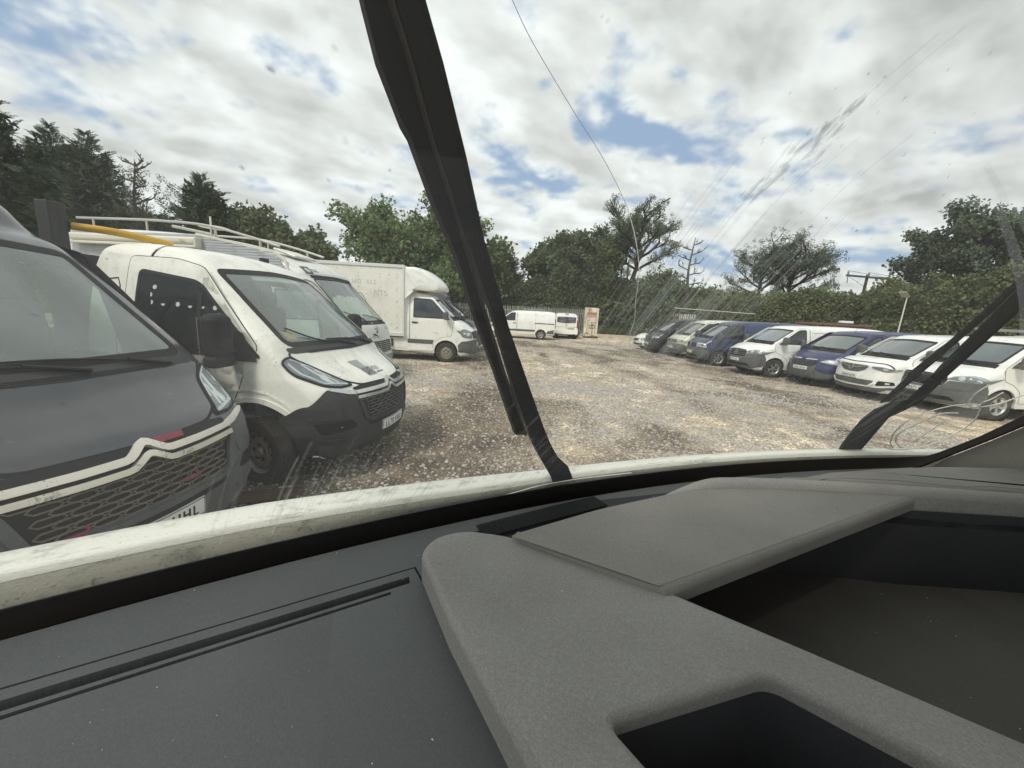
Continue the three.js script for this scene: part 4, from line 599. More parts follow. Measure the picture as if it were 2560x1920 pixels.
// ----- motorhome with a raked screen and ribbed sides -----
{
  const front = [[.72, .30, .12, .05], [.98, .34, .12, .1], [1.03, .48, .12, .16], [1.02, .72, .12, .18], [.99, .98, .13, .18], [.93, 1.22, .13, .17], [.86, 1.34, .13, .14], [.36, 1.86, .12, .12], [-.10, 2.34, .12, .12], [-.18, 2.46, .12, .12], [-.46, 2.64, .12, .16]];
  const back = [[-.95, 2.79, .08, .18], [-1.75, 2.98, 0, .12], [-2.5, 3.10, 0, .10], [-5.5, 3.12, 0, .10], [-5.72, 3.02, 0, .08], [-5.75, .5, 0, .06], [-5.7, .4, 0, .04]];
  const skin = new Skin({ front, back, width: [[.3, 1.02], [.6, 1.09], [1.3, 1.10], [2.3, 1.05], [2.6, 1.04], [3.2, 1.02]], taper: [.09, -.9, 1.05], crown: .03, core: [-5.2, .2], ym: .85, ns: 150 });
  const o = {
    skin, paint: MT.motor, wheel: 'steel', wheels: [[0, .95, .33], [-3.6, .95, .33]], len: 6.6, open: true, h: .09, nl: 22, nr: 18, seal: .03,
    screen: [[0, 1.395], [.86, 1.41, .08], [.80, 2.31, .06], [0, 2.33]], win: [[.42, 1.42], [.08, 1.95], [-.02, 2.02], [-.86, 2.04], [-.86, 1.40]], door: [[.5, 1.3], [.05, 2.1], [-.95, 2.12], [-.95, .5], [-.45, .5], [-.42, .75], [-.1, .85], [.42, .86]],
    lamp: [[.76, .68], [.76, .95], [1.0, .97], [1.08, .95], [1.08, .70]], lampMat: MT.reflector, lampIn: [{ d: [.9, .82, .07], m: MT.lampWhite }],
    nose: [{ n: 'front_bumper', sym: true, p: [[0, .30], [.9, .31], [1.18, .34], [1.2, .60], [0, .59]], off: .03, thick: .06, m: MT.capgrey }, { n: 'front_panel', sym: true, p: [[0, 1.06], [.9, 1.06], [1.0, 1.1], [.92, 1.33], [0, 1.32]], off: .006, thick: .008, m: MT.motor },
      { n: 'scuttle', line: [[-.9, 1.375], [0, 1.365], [.9, 1.375]], w: .05, off: .008, m: MT.rubber }, { n: 'top_rail', line: [[-.82, 2.345], [0, 2.365], [.82, 2.345]], w: .055, off: .014, m: MT.rubber },
      { n: 'grille', sym: true, p: [[0, .66], [.72, .67], [.72, .96], [0, .95]], off: .010, thick: .012, m: MT.black_ }],
    bars: [...[.69, .735, .78, .825, .87, .915].map((y) => ({ line: [[-.70, y], [0, y], [.70, y]], w: .02 })), ...[-.7, -.35, 0, .35, .7].map((x) => ({ line: [[x, .67], [x, .95]], w: .016 }))], barMat: MT.capgrey,
    wipers: [[[.5, 1.38], [.42, 1.46], [.2, 1.50], [-.2, 1.55]], [[-.3, 1.38], [-.38, 1.48], [-.62, 1.56], [-.8, 1.62]]],
    cab: { dashZ: .45, dashY: 1.28, seatZ: -.6, backZ: -2.3, w: 1.8, roof: 2.5, backMat: MT.lining },
    extra: [(t, k, F) => {
      const deer = (x, w, h) => { x.clearRect(0, 0, w, h); x.strokeStyle = '#4b524e'; x.fillStyle = '#4b524e'; x.lineWidth = 7; x.lineCap = 'round'; x.beginPath(); x.ellipse(70, 170, 46, 20, .5, 0, 7); x.fill(); x.beginPath(); x.ellipse(118, 120, 15, 26, .6, 0, 7); x.fill(); for (const [a, b, c, d] of [[40, 160, 14, 214], [58, 178, 40, 236], [95, 182, 108, 240], [104, 176, 132, 226], [122, 100, 100, 40], [128, 98, 140, 36], [110, 70, 88, 62], [135, 66, 156, 56], [104, 52, 84, 36], [139, 44, 158, 30]]) { x.beginPath(); x.moveTo(a, b); x.lineTo(c, d); x.stroke(); } };
      const dt = canvasTex(180, 256, deer), dm = new THREE.MeshStandardMaterial({ map: dt, transparent: true, roughness: .6 });
      mesh('stag_decal', patch([[-.34, 1.0], [.10, 1.0], [.10, 1.31], [-.34, 1.31]], F, { off: .0105, thick: 0, h: .06, uv: (a, b) => [(a + .34) / .44, (b - 1.0) / .31] }), dm, t);
      mesh('stag_decal', patch([[.56, 1.2], [.72, 1.2], [.72, 1.32], [.56, 1.32]], F, { off: .0085, thick: 0, h: .06, uv: (a, b) => [(a - .56) / .16, (b - 1.2) / .12] }), dm, t);
      mesh('model_lettering', patch([[-.80, 1.25], [-.36, 1.25], [-.36, 1.30], [-.80, 1.30]], F, { off: .0085, thick: 0, h: .08, uv: (a, b) => [(a + .80) / .44, (b - 1.25) / .05] }), new THREE.MeshStandardMaterial({ map: canvasTex(512, 64, (x) => { x.clearRect(0, 0, 512, 64); x.fillStyle = '#5b625f'; x.font = 'bold 50px sans-serif'; x.fillText('ROYALE', 20, 50); }), transparent: true, roughness: .5 }), t);
      mesh('sticker', patch([[-.90, 2.40], [-.48, 2.40], [-.48, 2.55], [-.90, 2.55]], F, { off: .012, thick: .003, h: .06, uv: (a, b) => [(a + .90) / .42, (b - 2.40) / .15] }), new THREE.MeshStandardMaterial({ map: canvasTex(256, 96, (x) => { x.fillStyle = '#e4e6e2'; x.fillRect(0, 0, 256, 96); x.fillStyle = '#474c4d'; x.fillRect(0, 0, 128, 96); x.fillStyle = '#b9bfbd'; x.beginPath(); x.ellipse(64, 50, 40, 28, .3, 0, 7); x.fill(); x.fillStyle = '#2c3133'; x.font = 'bold 66px sans-serif'; x.fillText('066', 134, 72); }), roughness: .5 }), t);
      // ribbed aluminium side, one batten after another
      const S = k.Sd(-1), G = []; const fr = (y) => lut([[.6, -.98], [2.1, -.98], [2.4, -.52], [2.78, -.78], [3.08, -2.55]], y); for (let y = 1.35; y < 3.06; y += .055) G.push(patch(strip([[-5.6, y], [fr(y) - .04, y]], .04), S, { off: .014, thick: .016, h: .8 }));
      tag(mesh('ribbed_siding', merge(G), new THREE.MeshStandardMaterial({ color: 0xb9bfc6, map: dirtB, roughness: .5, metalness: .3 }), t), 'pale grey ribbed aluminium side wall', null, null, 'stuff');
      mesh('siding_trim', patch(strip([[-2.6, 3.09], [-.86, 2.80], [-.62, 2.66], [-.52, 2.4], [-.97, 2.1], [-.97, .6]], .05), S, { off: .022, thick: .03, h: .2 }), MT.cream, t);
      const X = -1.05; mesh('awning', merge([box(.16, .16, 3.0, X - .07, 2.93, -4.0, .06), box(.06, .06, 3.0, X - .13, 2.81, -4.0, .02), box(.18, .24, .06, X - .07, 2.89, -2.49, .03)]), MT.cream, t);
      const rails = []; for (const s of [-1, 1]) rails.push(tube([[s * .88, 3.36, -5.6], [s * .88, 3.36, -3.6], [s * .86, 3.30, -2.5], [s * .84, 3.10, -1.5], [s * .82, 2.93, -.85]], .026, 40, 8), rod([s * .88, 3.1, -5.2], [s * .88, 3.35, -5.2], .02), rod([s * .88, 3.1, -3.9], [s * .88, 3.35, -3.9], .02), rod([s * .86, 3.06, -2.4], [s * .86, 3.29, -2.4], .02), rod([s * .83, 2.9, -1.3], [s * .83, 3.04, -1.3], .024)); rails.push(rod([-.86, 3.26, -3.3], [-.84, 3.12, -2.4], .03));
      mesh('roof_rail', merge(rails), MT.rail, t);
      mesh('roof_hatch', merge([box(.7, .07, .7, .1, 3.15, -3.4, .03), ((g) => (g.rotateX(.3), g.translate(-.3, 2.83, -.86), g))(box(.8, .06, .55, 0, 0, 0, .03))]), MT.cream, t);
      const dish = new THREE.SphereGeometry(.40, 24, 8, 0, 6.283, 0, .9); dish.scale(1, .28, 1); dish.translate(-.2, 3.30, -2.9); mesh('roof_vent', merge([dish, rod([-.2, 3.1, -2.9], [-.2, 3.35, -2.9], .03), rod([-.2, 3.3, -3.0], [-.2, 3.62, -3.0], .02)]), MT.cream, t);
      const cur = []; for (const [x0, x1] of [[-.55, -.25], [.1, .55]]) { const p = new THREE.PlaneGeometry(x1 - x0, 1.2, 24, 2); const a = p.attributes.position; for (let i = 0; i < a.count; i++) a.setZ(i, Math.sin(a.getX(i) * 60) * .02); p.computeVertexNormals(); p.translate((x0 + x1) / 2, 1.75, -.5); cur.push(p); }
      mesh('curtain', merge(cur), new THREE.MeshStandardMaterial({ color: 0x7b93b5, roughness: .95, side: THREE.DoubleSide }), t);
    }],
  };
  makeVan(o, 'motorhome', 'old pale grey motorhome with stag decals and roof rails beside the box van', 'motorhome', [-4.25, 0, -9.4], 95, 'vehicles parked in the left row');
}
// ----- white box van -----
{
  const q = { wb: 4.3, len: 3.0, h: 2.34, w: 1.99, fo: 1.0, ws: [[.28, 1.44], [-.42, 2.12]], lead: [.84, 1.13], bow: .2, R: .16, r: .345, doorZ: -1.22, tp: .09, top: .88, paint: MT.white, wheel: 'steel', steer: .05,
    lamp: [[.70, .86], [.68, 1.08, .05], [.86, 1.18], [1.10, 1.22, .02], [1.08, .92, .06], [.86, .84, .06]], lampIn: [{ d: [.86, 1.0, .06] }, { d: [.96, 1.09, .045] }],
    nose: [{ n: 'front_bumper', sym: true, p: [[0, .28], [.9, .29], [1.18, .3], [1.24, .60], [1.1, .74], [.68, .78], [0, .78]], off: .014, thick: .05, m: MT.plasticDark }, { n: 'grille', sym: true, p: [[0, .80], [.60, .82], [.66, 1.06], [0, 1.08]], off: .012, thick: .014, m: MT.black_ }],
    bars: slatBars(.6, [.85, .91, .97, 1.03], .03), plate: { y: .60, t: 'EK13 RVL' }, aerial: null };
  const s = basicSpec(q);
  s.wheels = [[0, .87, .345]]; s.sideLines = [{ p: [[-1.24, .45], [-1.26, 2.2]], w: .012 }, { n: 'body_crease', p: [[-.3, .98], [-1.2, 1.0]], w: .03, off: .004, m: MT.white }];
  s.sidePanels = [{ n: 'side_strip', p: [[-.46, .60], [-1.30, .60], [-1.30, .74], [-.42, .74]], off: .016, m: MT.plasticDark, r: .01 }];
  s.extra = [(t) => {
    const w = 2.12, x0 = .82, y1 = 3.13, zb = -6.0, zf = -1.39;
    const B = []; B.push(box(w, y1 - x0, zf - zb, 0, (y1 + x0) / 2, (zf + zb) / 2, .035));
    mesh('box_body', merge(B), MT.boxw, t);
    // moulded luton head over the cab
    const nose = []; const N = 18, A = []; const prof = [[zf, 3.10], [zf + .32, 3.11], [zf + .7, 3.02], [zf + 1.04, 2.80], [zf + 1.25, 2.58], [zf + 1.30, 2.44], [zf + 1.22, 2.36], [zf + .85, 2.33], [zf + .35, 2.33], [zf + .12, 2.14], [zf, 1.9]];
    const cv = new THREE.CatmullRomCurve3(prof.map((p) => V3(0, p[1], p[0])), false, 'centripetal'), M = 44; const pos = [], uv = [], idx = [];
    for (let i = 0; i <= M; i++) { const p = cv.getPoint(i / M); for (let j = 0; j <= N; j++) { const tt = j / N * 2 - 1, e = Math.sign(tt) * Math.pow(Math.abs(tt), .55); const fr = clamp((p.z - zf) / 1.5, 0, 1); const x = e * (w / 2 - .01) * (1 - .10 * fr * fr); const edge = Math.pow(Math.abs(tt), 7); pos.push(x, lerp(p.y, lerp(p.y, 2.55, .16), edge), p.z - fr * .26 * (e * e) - edge * .03); uv.push(x, i * .05); } }
    for (let i = 0; i < M; i++) for (let j = 0; j < N; j++) { const a = i * (N + 1) + j; idx.push(a, a + 1, a + N + 1, a + 1, a + N + 2, a + N + 1); }
    for (const sg of [0, N]) { const c = pos.length / 3; let cy = 0, cz = 0; for (let i = 0; i <= M; i++) { const k = i * (N + 1) + sg; cy += pos[k * 3 + 1]; cz += pos[k * 3 + 2]; } pos.push((sg ? 1 : -1) * (w / 2 - .05), cy / (M + 1), cz / (M + 1)); uv.push(0, 0); for (let i = 0; i < M; i++) { const a = i * (N + 1) + sg, b = a + N + 1; if (sg) idx.push(a, c, b); else idx.push(a, b, c); } const a = M * (N + 1) + sg, b = sg; if (sg) idx.push(a, c, b); else idx.push(a, b, c); }
    let g = new THREE.BufferGeometry(); g.setAttribute('position', new THREE.Float32BufferAttribute(pos, 3)); g.setAttribute('uv', new THREE.Float32BufferAttribute(uv, 2)); g.setIndex(idx); g.computeVertexNormals();
    mesh('roof_pod', g, MT.white, t);
    mesh('cap_rail', merge([box(.05, .10, zf - zb, -w / 2 - .005, y1 - .05, (zf + zb) / 2, .01), box(.05, .10, zf - zb, w / 2 + .005, y1 - .05, (zf + zb) / 2, .01), box(.05, y1 - x0, .05, -w / 2 - .002, (y1 + x0) / 2, zf - .03, .01), box(.06, .12, zf - zb, -w / 2 - .006, x0 + .05, (zf + zb) / 2, .01)]), MT.silverwhite, t);
    const rv = []; const R = rng(3); for (let z = zf - .2; z > zb; z -= .3) for (const y of [3.0]) rv.push(new THREE.SphereGeometry(.012, 6, 4).translate(-w / 2 - .03, y, z)); for (const z of [-1.65, -2.2, -2.9]) for (let y = 1.0; y < 2.9; y += .42) { rv.push(new THREE.SphereGeometry(.014, 6, 4).translate(-w / 2 - .004, y + R() * .1, z)); rv.push(new THREE.SphereGeometry(.014, 6, 4).translate(-w / 2 - .004, y + .1 + R() * .05, z + .02)); }
    mesh('rivet', merge(rv), MT.capgrey, t);
    const sign = canvasTex(512, 256, (x) => { x.clearRect(0, 0, 512, 256); x.fillStyle = 'rgba(160,162,156,.22)'; x.font = 'bold 70px sans-serif'; x.fillText('REMOVALS', 10, 90); x.font = 'bold 84px sans-serif'; x.fillText('NTS', 340, 210); x.clearRect(0, 0, 90, 120); x.clearRect(200, 20, 60, 100); });
    const p = new THREE.PlaneGeometry(1.5, .75); p.rotateY(-Math.PI / 2); p.translate(-w / 2 - .003, 2.35, -2.65); mesh('old_lettering', p, new THREE.MeshStandardMaterial({ map: sign, transparent: true, roughness: .6 }), t);
    mesh('chassis', merge([box(.9, .25, 5.2, 0, .62, -3.4), box(1.9, .12, .1, 0, .5, -5.8), box(.05, .26, 1.2, -1.0, .58, -2.4), box(2.0, .04, 4.5, 0, .79, -3.7)]), MT.black_, t);
    mesh('side_skirt', box(.04, .24, .84, -.965, .48, -.87, .01), MT.white, t);
    for (const sd of [-1, 1]) addWheel(t, 'steel', -4.3, sd * .83, .345, .24);
  }];
  makeVan(s, 'box_van', 'white box van with moulded roof pod over the cab and steel wheels', 'van', [-2.36, 0, -14.1], 88, 'vehicles parked in the left row');
}
// ----- dark van beyond the box van -----
makeVan(basicSpec({ wb: 3.7, len: 5.6, h: 2.62, w: 2.0, fo: .98, ws: [[.3, 1.42], [-.5, 2.12]], lead: [.84, 1.12], bow: .2, R: .16, r: .34, doorZ: -1.25, paint: MT.darkvan, wheel: 'steel', top: .88, roofR: .22,
  lamp: [[.68, .86], [.68, 1.06], [1.08, 1.2], [1.06, .92]], lampIn: [{ d: [.86, 1.0, .06] }], nose: bumperBlack(1.0, .98, .28, .74), plate: { y: .6, t: 'KX15 OBU' },
  extra: [(t) => { mesh('cab_sticker', box(.01, .3, .3, -.93, 1.5, -.75, .004), new THREE.MeshStandardMaterial({ color: 0x5f87b8, roughness: .5 }), t); }] }),
  'panel_van', 'dark grey high-roofed van half hidden behind the box van and the wiper', 'van', [-2.45, 0, -17.6], 88, 'vehicles parked in the left row');
// ----- at the far fence -----
makeVan(basicSpec({ wb: 2.93, len: 4.97, h: 1.98, w: 1.98, fo: 1.0, ws: [[.12, 1.22], [-.72, 1.82]], lead: [.8, .95], bow: .22, R: .17, r: .335, doorZ: -1.2, paint: MT.whiteFar, wheel: 'alloy9', handleMat: MT.black_, h: 1.98,
  lamp: [[.56, .8], [.66, .92], [1.2, 1.08], [1.2, .96], [.9, .8]], lampIn: [{ d: [.8, .88, .05] }], nose: bumperBlack(.99, 1.0, .25, .5, .4), plate: { y: .5, t: 'MV65 RGN' },
  sideLines: [{ n: 'slide_rail', p: [[-2.5, 1.12], [-3.85, 1.12]], w: .05, off: .012, m: MT.rubber }, { n: 'side_strip', p: [[-.5, .60], [-2.5, .60]], w: .13, off: .02, m: MT.plasticDark }],
  sidePanels: [{ n: 'side_inset', p: [[-1.42, 1.25], [-2.42, 1.22], [-2.42, 1.82], [-1.48, 1.84]], off: .006, m: MT.whiteFar, r: .08 }, { n: 'side_inset', p: [[-2.56, 1.22], [-3.75, 1.22], [-3.7, 1.8], [-2.56, 1.82]], off: .006, m: MT.whiteFar, r: .08 }, { n: 'rear_corner', p: [[-3.3, .42], [-3.85, .42], [-3.85, .72], [-3.42, .62]], off: .016, m: MT.plasticDark, r: .03 }],
  extra: [(t) => mesh('roof_bar', merge([box(1.5, .06, .06, 0, 2.06, -1.9), box(1.5, .06, .06, 0, 2.06, -2.9), box(.1, .06, 1.6, .7, 2.07, -2.4, .02), box(.1, .06, 1.6, -.7, 2.07, -2.4, .02)]), MT.capgrey, t)] }),
  'panel_van', 'white van standing side-on before the palisade fence at the far end', 'van', [-1.08, 0, -28.45], -88.5);
makeVan(basicSpec({ wb: 3.1, len: 4.8, h: 1.96, w: 1.9, fo: .9, ws: [[.15, 1.2], [-.68, 1.8]], lead: [.78, .95], bow: .2, r: .32, doorZ: -1.1, paint: MT.whiteFar, lamp: [[.5, .8], [.6, .92], [1.0, 1.0], [1.0, .85]], wheel: 'steel',
  back: (t, B, W2) => {
    mesh('rear_window', patch(roundPoly(sym([[0, 1.18], [W2 * .76, 1.24], [W2 * .76, 1.66], [0, 1.68]]), .06), B, { off: .012, thick: .02, h: .2, uv: (a, b) => [a / 1.5 + .5, (b - 1.15) / .55] }), new THREE.MeshPhysicalMaterial({ map: canvasTex(256, 128, (x) => { x.fillStyle = '#4a4650'; x.fillRect(0, 0, 256, 128); x.fillStyle = '#8d8894'; for (let i = 0; i < 4; i++) { x.fillRect(18 + (i % 2) * 8, 16 + i * 26, 92 - i * 8, 9); x.fillRect(140, 18 + i * 26, 96 - (i % 2) * 20, 8); } }), roughness: .2, clearcoat: .6 }), t);
    mesh('rear_door', patch(roundPoly(sym([[0, .64], [W2 * .86, .64], [W2 * .86, 1.84], [0, 1.86]]), .05), B, { off: .006, thick: .01, h: .3, holes: [] }), MT.whiteFar, t);
    mesh('door_seam', patch(strip([[0, .64], [0, 1.86]], .016), B, { off: .010, thick: .01, h: .4 }), MT.seam, t);
    mesh('door_seam', patch(strip([[-W2 * .86, .9], [W2 * .86, .9]], .016), B, { off: .010, thick: .01, h: .4 }), MT.seam, t);
    mesh('rear_bumper', patch(roundPoly(sym([[0, .36], [W2 * .97, .38], [W2 * .98, .62], [0, .62]]), .05), B, { off: .05, thick: .08, h: .2 }), MT.whiteFar, t);
    mesh('badge', patch([[-.1, 1.06], [0, 1.12], [.1, 1.06], [0, 1.0]], B, { off: .016, thick: .01, h: .2 }), MT.chrome, t);
    mesh('number_plate', patch([[-.62, .74], [-.10, .74], [-.10, .84], [-.62, .84]], B, { off: .014, thick: .01, h: .2, uv: (a, b) => [(a + .62) / .52, (b - .74) / .1] }), new THREE.MeshStandardMaterial({ map: plateTex('FN12 HCX', '#c9b96a'), roughness: .5 }), t);
    mesh('brake_lamp', patch([[-.14, 1.87], [.14, 1.87], [.14, 1.91], [-.14, 1.91]], B, { off: .02, thick: .03, h: .2 }), MT.black_, t);
  } }), 'panel_van', 'white van seen from behind with tinted rear windows before the fence', 'van', [4.15, 0, -34.0], 3);
// back of the right row: only roofs show
makeVan(basicSpec({ wb: 3.4, len: 5.4, h: 2.0, w: 1.95, fo: .95, ws: [[.2, 1.2], [-.65, 1.82]], lead: [.8, .95], bow: .2, r: .33, doorZ: -1.1, paint: MT.silverwhite, lamp: [[.5, .8], [.6, .92], [1.0, 1.0], [1.0, .85]], wheel: 'steel' }), 'panel_van', 'white van behind the navy van, only its long roof showing', 'van', [16.6, 0, -13.2], -92);
makeVan(basicSpec({ wb: 3.4, len: 5.4, h: 2.02, w: 1.95, fo: .95, ws: [[.2, 1.2], [-.65, 1.82]], lead: [.8, .95], bow: .2, r: .33, doorZ: -1.1, paint: MT.cream, lamp: [[.5, .8], [.6, .92], [1.0, 1.0], [1.0, .85]], wheel: 'steel' }), 'panel_van', 'cream van behind the nearest white van of the right row, only its roof showing', 'van', [17.4, 0, -10.6], -92);
{ // long red roof carrier with a white box on it, on a low trailer
  const t = thing('pipe_trailer', 'long red-brown steel beam with a small white box on it behind the white van', 'trailer', [14.6, 0, -18]);
  const rust = new THREE.MeshStandardMaterial({ color: 0x80564a, map: dirtB, roughness: .8 });
  mesh('beam', box(3.4, .09, .2, 0, 2.05, 0, .02), rust, t); mesh('white_box', box(.55, .1, .2, .55, 2.19, 0, .02), MT.whiteFar, t);
  mesh('frame', merge([box(.1, 1.6, .1, -1.4, 1.25, 0), box(.1, 1.6, .1, 1.4, 1.25, 0), box(3.2, .1, 1.2, 0, .55, 0)]), MT.plasticDark, t);
  for (const x of [-.6, .6]) { const w = wheelGeo('steel', .3, .2); for (const z of [-.6, .6]) { const m = mesh('wheel', w.tyre, MT.tyre, t); m.rotation.x = Math.PI / 2; m.position.set(x, .29, z); } }
}
// ---------- fences, posts, poles ----------
const galv = new THREE.MeshStandardMaterial({ color: 0x9aa09c, map: dirtA, roughness: .6, metalness: .35 }), paleWhite = new THREE.MeshStandardMaterial({ color: 0xdcdcd4, map: dirtA, roughness: .7 }), woodMat = new THREE.MeshStandardMaterial({ color: 0x8d7a5c, map: dataTex(256, 256, (u, v) => { const s = fbm(u * 3, v * 60, 4), k = vn(u * 20, v * 200); let t = 150 + (s - .5) * 150 + (k - .5) * 40; return [t, t * .93, t * .82]; }), roughness: .9 });
function palisade(name, label, A, B, h, step, mat, w = .07) {
  const len = Math.hypot(B[0] - A[0], B[1] - A[1]), t = thing(name, label, 'fence', [A[0], 0, -A[1]], Math.atan2(B[1] - A[1], B[0] - A[0]));
  const sh = new THREE.Shape(); sh.moveTo(-w / 2, .05); sh.lineTo(w / 2, .05); sh.lineTo(w / 2, h - .12); sh.lineTo(w * .22, h); sh.lineTo(0, h - .07); sh.lineTo(-w * .22, h); sh.lineTo(-w / 2, h - .12); const g = new THREE.ExtrudeGeometry(sh, { depth: .012, bevelEnabled: false });
  const R = rng(len * 100 | 0); for (let x = .1; x < len; x += step) { const m = mesh('pale', g, mat, t); m.position.set(x, (R() - .5) * .03, .03); m.rotation.z = (R() - .5) * .02; m.rotation.y = .15; }
  for (const y of [.45, h - .42]) mesh('rail', box(len, .06, .03, len / 2, y, 0), mat, t);
  for (let x = 0; x <= len + .1; x += 2.75) mesh('post', box(.09, h - .05, .06, Math.min(x, len), h / 2, -.06), mat, t);
  return t;
}
palisade('palisade_fence', 'grey steel palisade fence with pointed pales behind the two far white vans', [-8, 36.6], [6.3, 35.2], 2.42, .155, galv);
palisade('picket_fence', 'short run of white pointed pales standing high above the black van', [17.3, 45.2], [20.7, 45.0], 2.7, .24, paleWhite, .15);
{ const t = thing('barrier', 'thin pale horizontal bar on posts above the cream and blue vans', 'barrier', [16.1, 0, -40]); mesh('bar', rod([0, 3.12, 0], [8.3, 2.96, 0], .035, .03), paleWhite, t); for (const x of [.1, 8.2]) mesh('post', rod([x, 0, 0], [x, 3.0, 0], .035), woodMat, t); }
{ // rusty white gate pillar with a worn sign
  const t = thing('gate_pillar', 'rust-streaked white steel gate pillar with a worn red sign at the yard exit', 'pillar', [6.47, 0, -33.6], .05);
  const rt = dataTex(256, 512, (u, v) => { const a = fbm(u * 9, v * 3.5, 5), s = fbm(u * 26, v * 2.2, 4), c = fbm(u * 14 + 5, v * 14, 4); const rust = sst(.52, .72, s) * .7 + sst(.56, .7, c) * .6 * (v < .2 ? 1.6 : .6); const m = clamp(rust, 0, 1), w = 214 - (a - .5) * 90; return [lerp(w, 120, m), lerp(w * .97, 92, m), lerp(w * .88, 62, m)]; });
  const wm = new THREE.MeshStandardMaterial({ map: rt, roughness: .8 });
  const g = box(1.12, 2.55, .3, 0, 1.275, 0, .02); mesh('pillar_body', g, wm, t);
  mesh('edge_strip', box(.1, 2.5, .06, .55, 1.26, .15, .01), paleWhite, t);
  const st = canvasTex(256, 256, (x) => { x.fillStyle = '#b98d83'; x.fillRect(0, 0, 256, 256); x.fillStyle = '#a8655e'; x.fillRect(0, 10, 256, 110); const R = rng(4); for (let i = 0; i < 500; i++) { x.fillStyle = `rgba(215,205,190,${R() * .5})`; x.fillRect(R() * 256, R() * 256, 2 + R() * 12, 2 + R() * 5); } });
  const s = new THREE.PlaneGeometry(.85, .42); s.translate(.04, 1.95, .156); mesh('worn_sign', s, new THREE.MeshStandardMaterial({ map: st, roughness: .7 }), t);
  mesh('hasp', merge([box(.5, .03, .03, .1, 1.06, .17), box(.5, .03, .03, .1, .84, .17), box(.03, .22, .03, .34, .95, .17)]), MT.rubber, t);
  mesh('rubble', merge([0, 1, 2, 3, 4].map((i) => { const q = new THREE.IcosahedronGeometry(.14 + i * .02, 0); q.scale(1.2, .6, 1); q.translate(-.5 + i * .24, .05, .25 + (i % 2) * .1); return q; })), woodMat, t);
}
{ const t = thing('old_tyre', 'old black tyre lying on the ground left of the rusty pillar', 'tyre', [5.0, 0, -33.2]); const g = new THREE.TorusGeometry(.34, .13, 12, 30); g.rotateX(Math.PI / 2); g.scale(1, .8, 1); g.translate(0, .11, 0); mesh('tread', g, MT.tyre, t); const g2 = g.clone(); g2.translate(.1, .2, .05); mesh('tread', g2, MT.tyre, t); }
{ // power pole
  const t = thing('power_pole', 'leaning wooden power pole with crossarm and insulators above the hedge', 'pole', [34.6, 0, -40], 0); t.rotation.z = -.03;
  mesh('pole_shaft', rod([0, 0, 0], [0, 7.4, 0], .17, .12, 10), woodMat, t); mesh('crossarm', box(4.4, .18, .16, 0, 7.15, .12, .02), MT.plasticDark, t);
  for (const x of [-2.05, 0, 2.05]) { mesh('insulator', new THREE.LatheGeometry([[.03, 0], [.1, .05], [.05, .12], [.12, .2], [.06, .28], [.09, .36], [.001, .42]].map((p) => new THREE.Vector2(...p)), 10).translate(x, 7.24, .12), MT.capgrey, t); }
  for (const x of [-2.05, 2.05]) mesh('stay', rod([x, 7.1, .12], [x * .95, 6.4, .12], .04), MT.capgrey, t);
  for (const x of [-2.05, 0, 2.05]) mesh('wire', tube([[x, 7.6, .12], [x + 30, 7.0, -8], [x + 70, 8.5, -14]], .018, 30, 4), MT.rubber, t);
  for (const x of [-2.05, 2.05]) mesh('wire', tube([[x, 7.1, .12], [x + 1.5, 6.4, .1], [x + 3.6, 5.2, 0]], .014, 12, 4), MT.rubber, t);
}
{ const t = thing('yard_lamp', 'thin pale lamp post with a tilted floodlight head beside the hedge', 'lamp post', [24.6, 0, -25.2]); mesh('post', rod([0, 0, 0], [.12, 4.2, 0], .045, .03), paleWhite, t); mesh('lamp_head', (() => { const g = box(.6, .08, .4, 0, 0, 0, .02); g.rotateZ(-.5); g.rotateY(.4); g.translate(-.1, 4.25, 0); return g; })(), galv, t); }
{ // boards on the ground by the grey van
  const t = thing('pallet_board', 'pale wooden boards lying on the ground beside the grey van bumper', 'board', [-2.24, 0, -3.28], .35);
  for (let i = 0; i < 4; i++) { const m = mesh('plank', box(.62 - i * .03, .022, .052, (i % 2) * .02, .025 + i * .001, -.085 + i * .057, .003), woodMat, t); m.rotation.y = (i - 1.5) * .012; }
}
// ---------- trees ----------
function foliageMat(r, g, b) { return new THREE.MeshPhysicalMaterial({ color: new THREE.Color().setRGB(r, g, b), roughness: .85, transmission: .28, thickness: 0, side: THREE.DoubleSide, specularIntensity: .3 }); }
const leafMats = [foliageMat(1, 1, 1)];
function leafClump(seed, n, size, spread, kind) {
  const R = rng(seed), pos = [], idx = []; const up = V3(0, 1, 0);
  for (let i = 0; i < n; i++) {
    const c = V3(R() * 2 - 1, R() * 2 - 1, R() * 2 - 1); if (c.length() > 1) c.normalize(); c.multiplyScalar(spread); c.y *= .8;
    const d = V3(R() * 2 - 1, R() * 1.2 - .6, R() * 2 - 1).normalize(), s = size * (.6 + R() * .8); const w = d.clone().cross(V3(R() - .5, R() + .3, R() - .5)).normalize();
    const k = pos.length / 3, a = c, b = c.clone().addScaledVector(d, s), m = c.clone().addScaledVector(d, s * .5), nrm = d.clone().cross(w).multiplyScalar(s * .1);
    const wd = kind === 'needle' ? .16 : .38; pos.push(...a, ...m.clone().addScaledVector(w, s * wd).add(nrm), ...b, ...m.clone().addScaledVector(w, -s * wd).add(nrm)); idx.push(k, k + 1, k + 2, k, k + 2, k + 3);
  }
  const g = new THREE.BufferGeometry(); g.setAttribute('position', new THREE.Float32BufferAttribute(pos, 3)); g.setIndex(idx); const q = g.toNonIndexed(); q.computeVertexNormals(); return q;
}
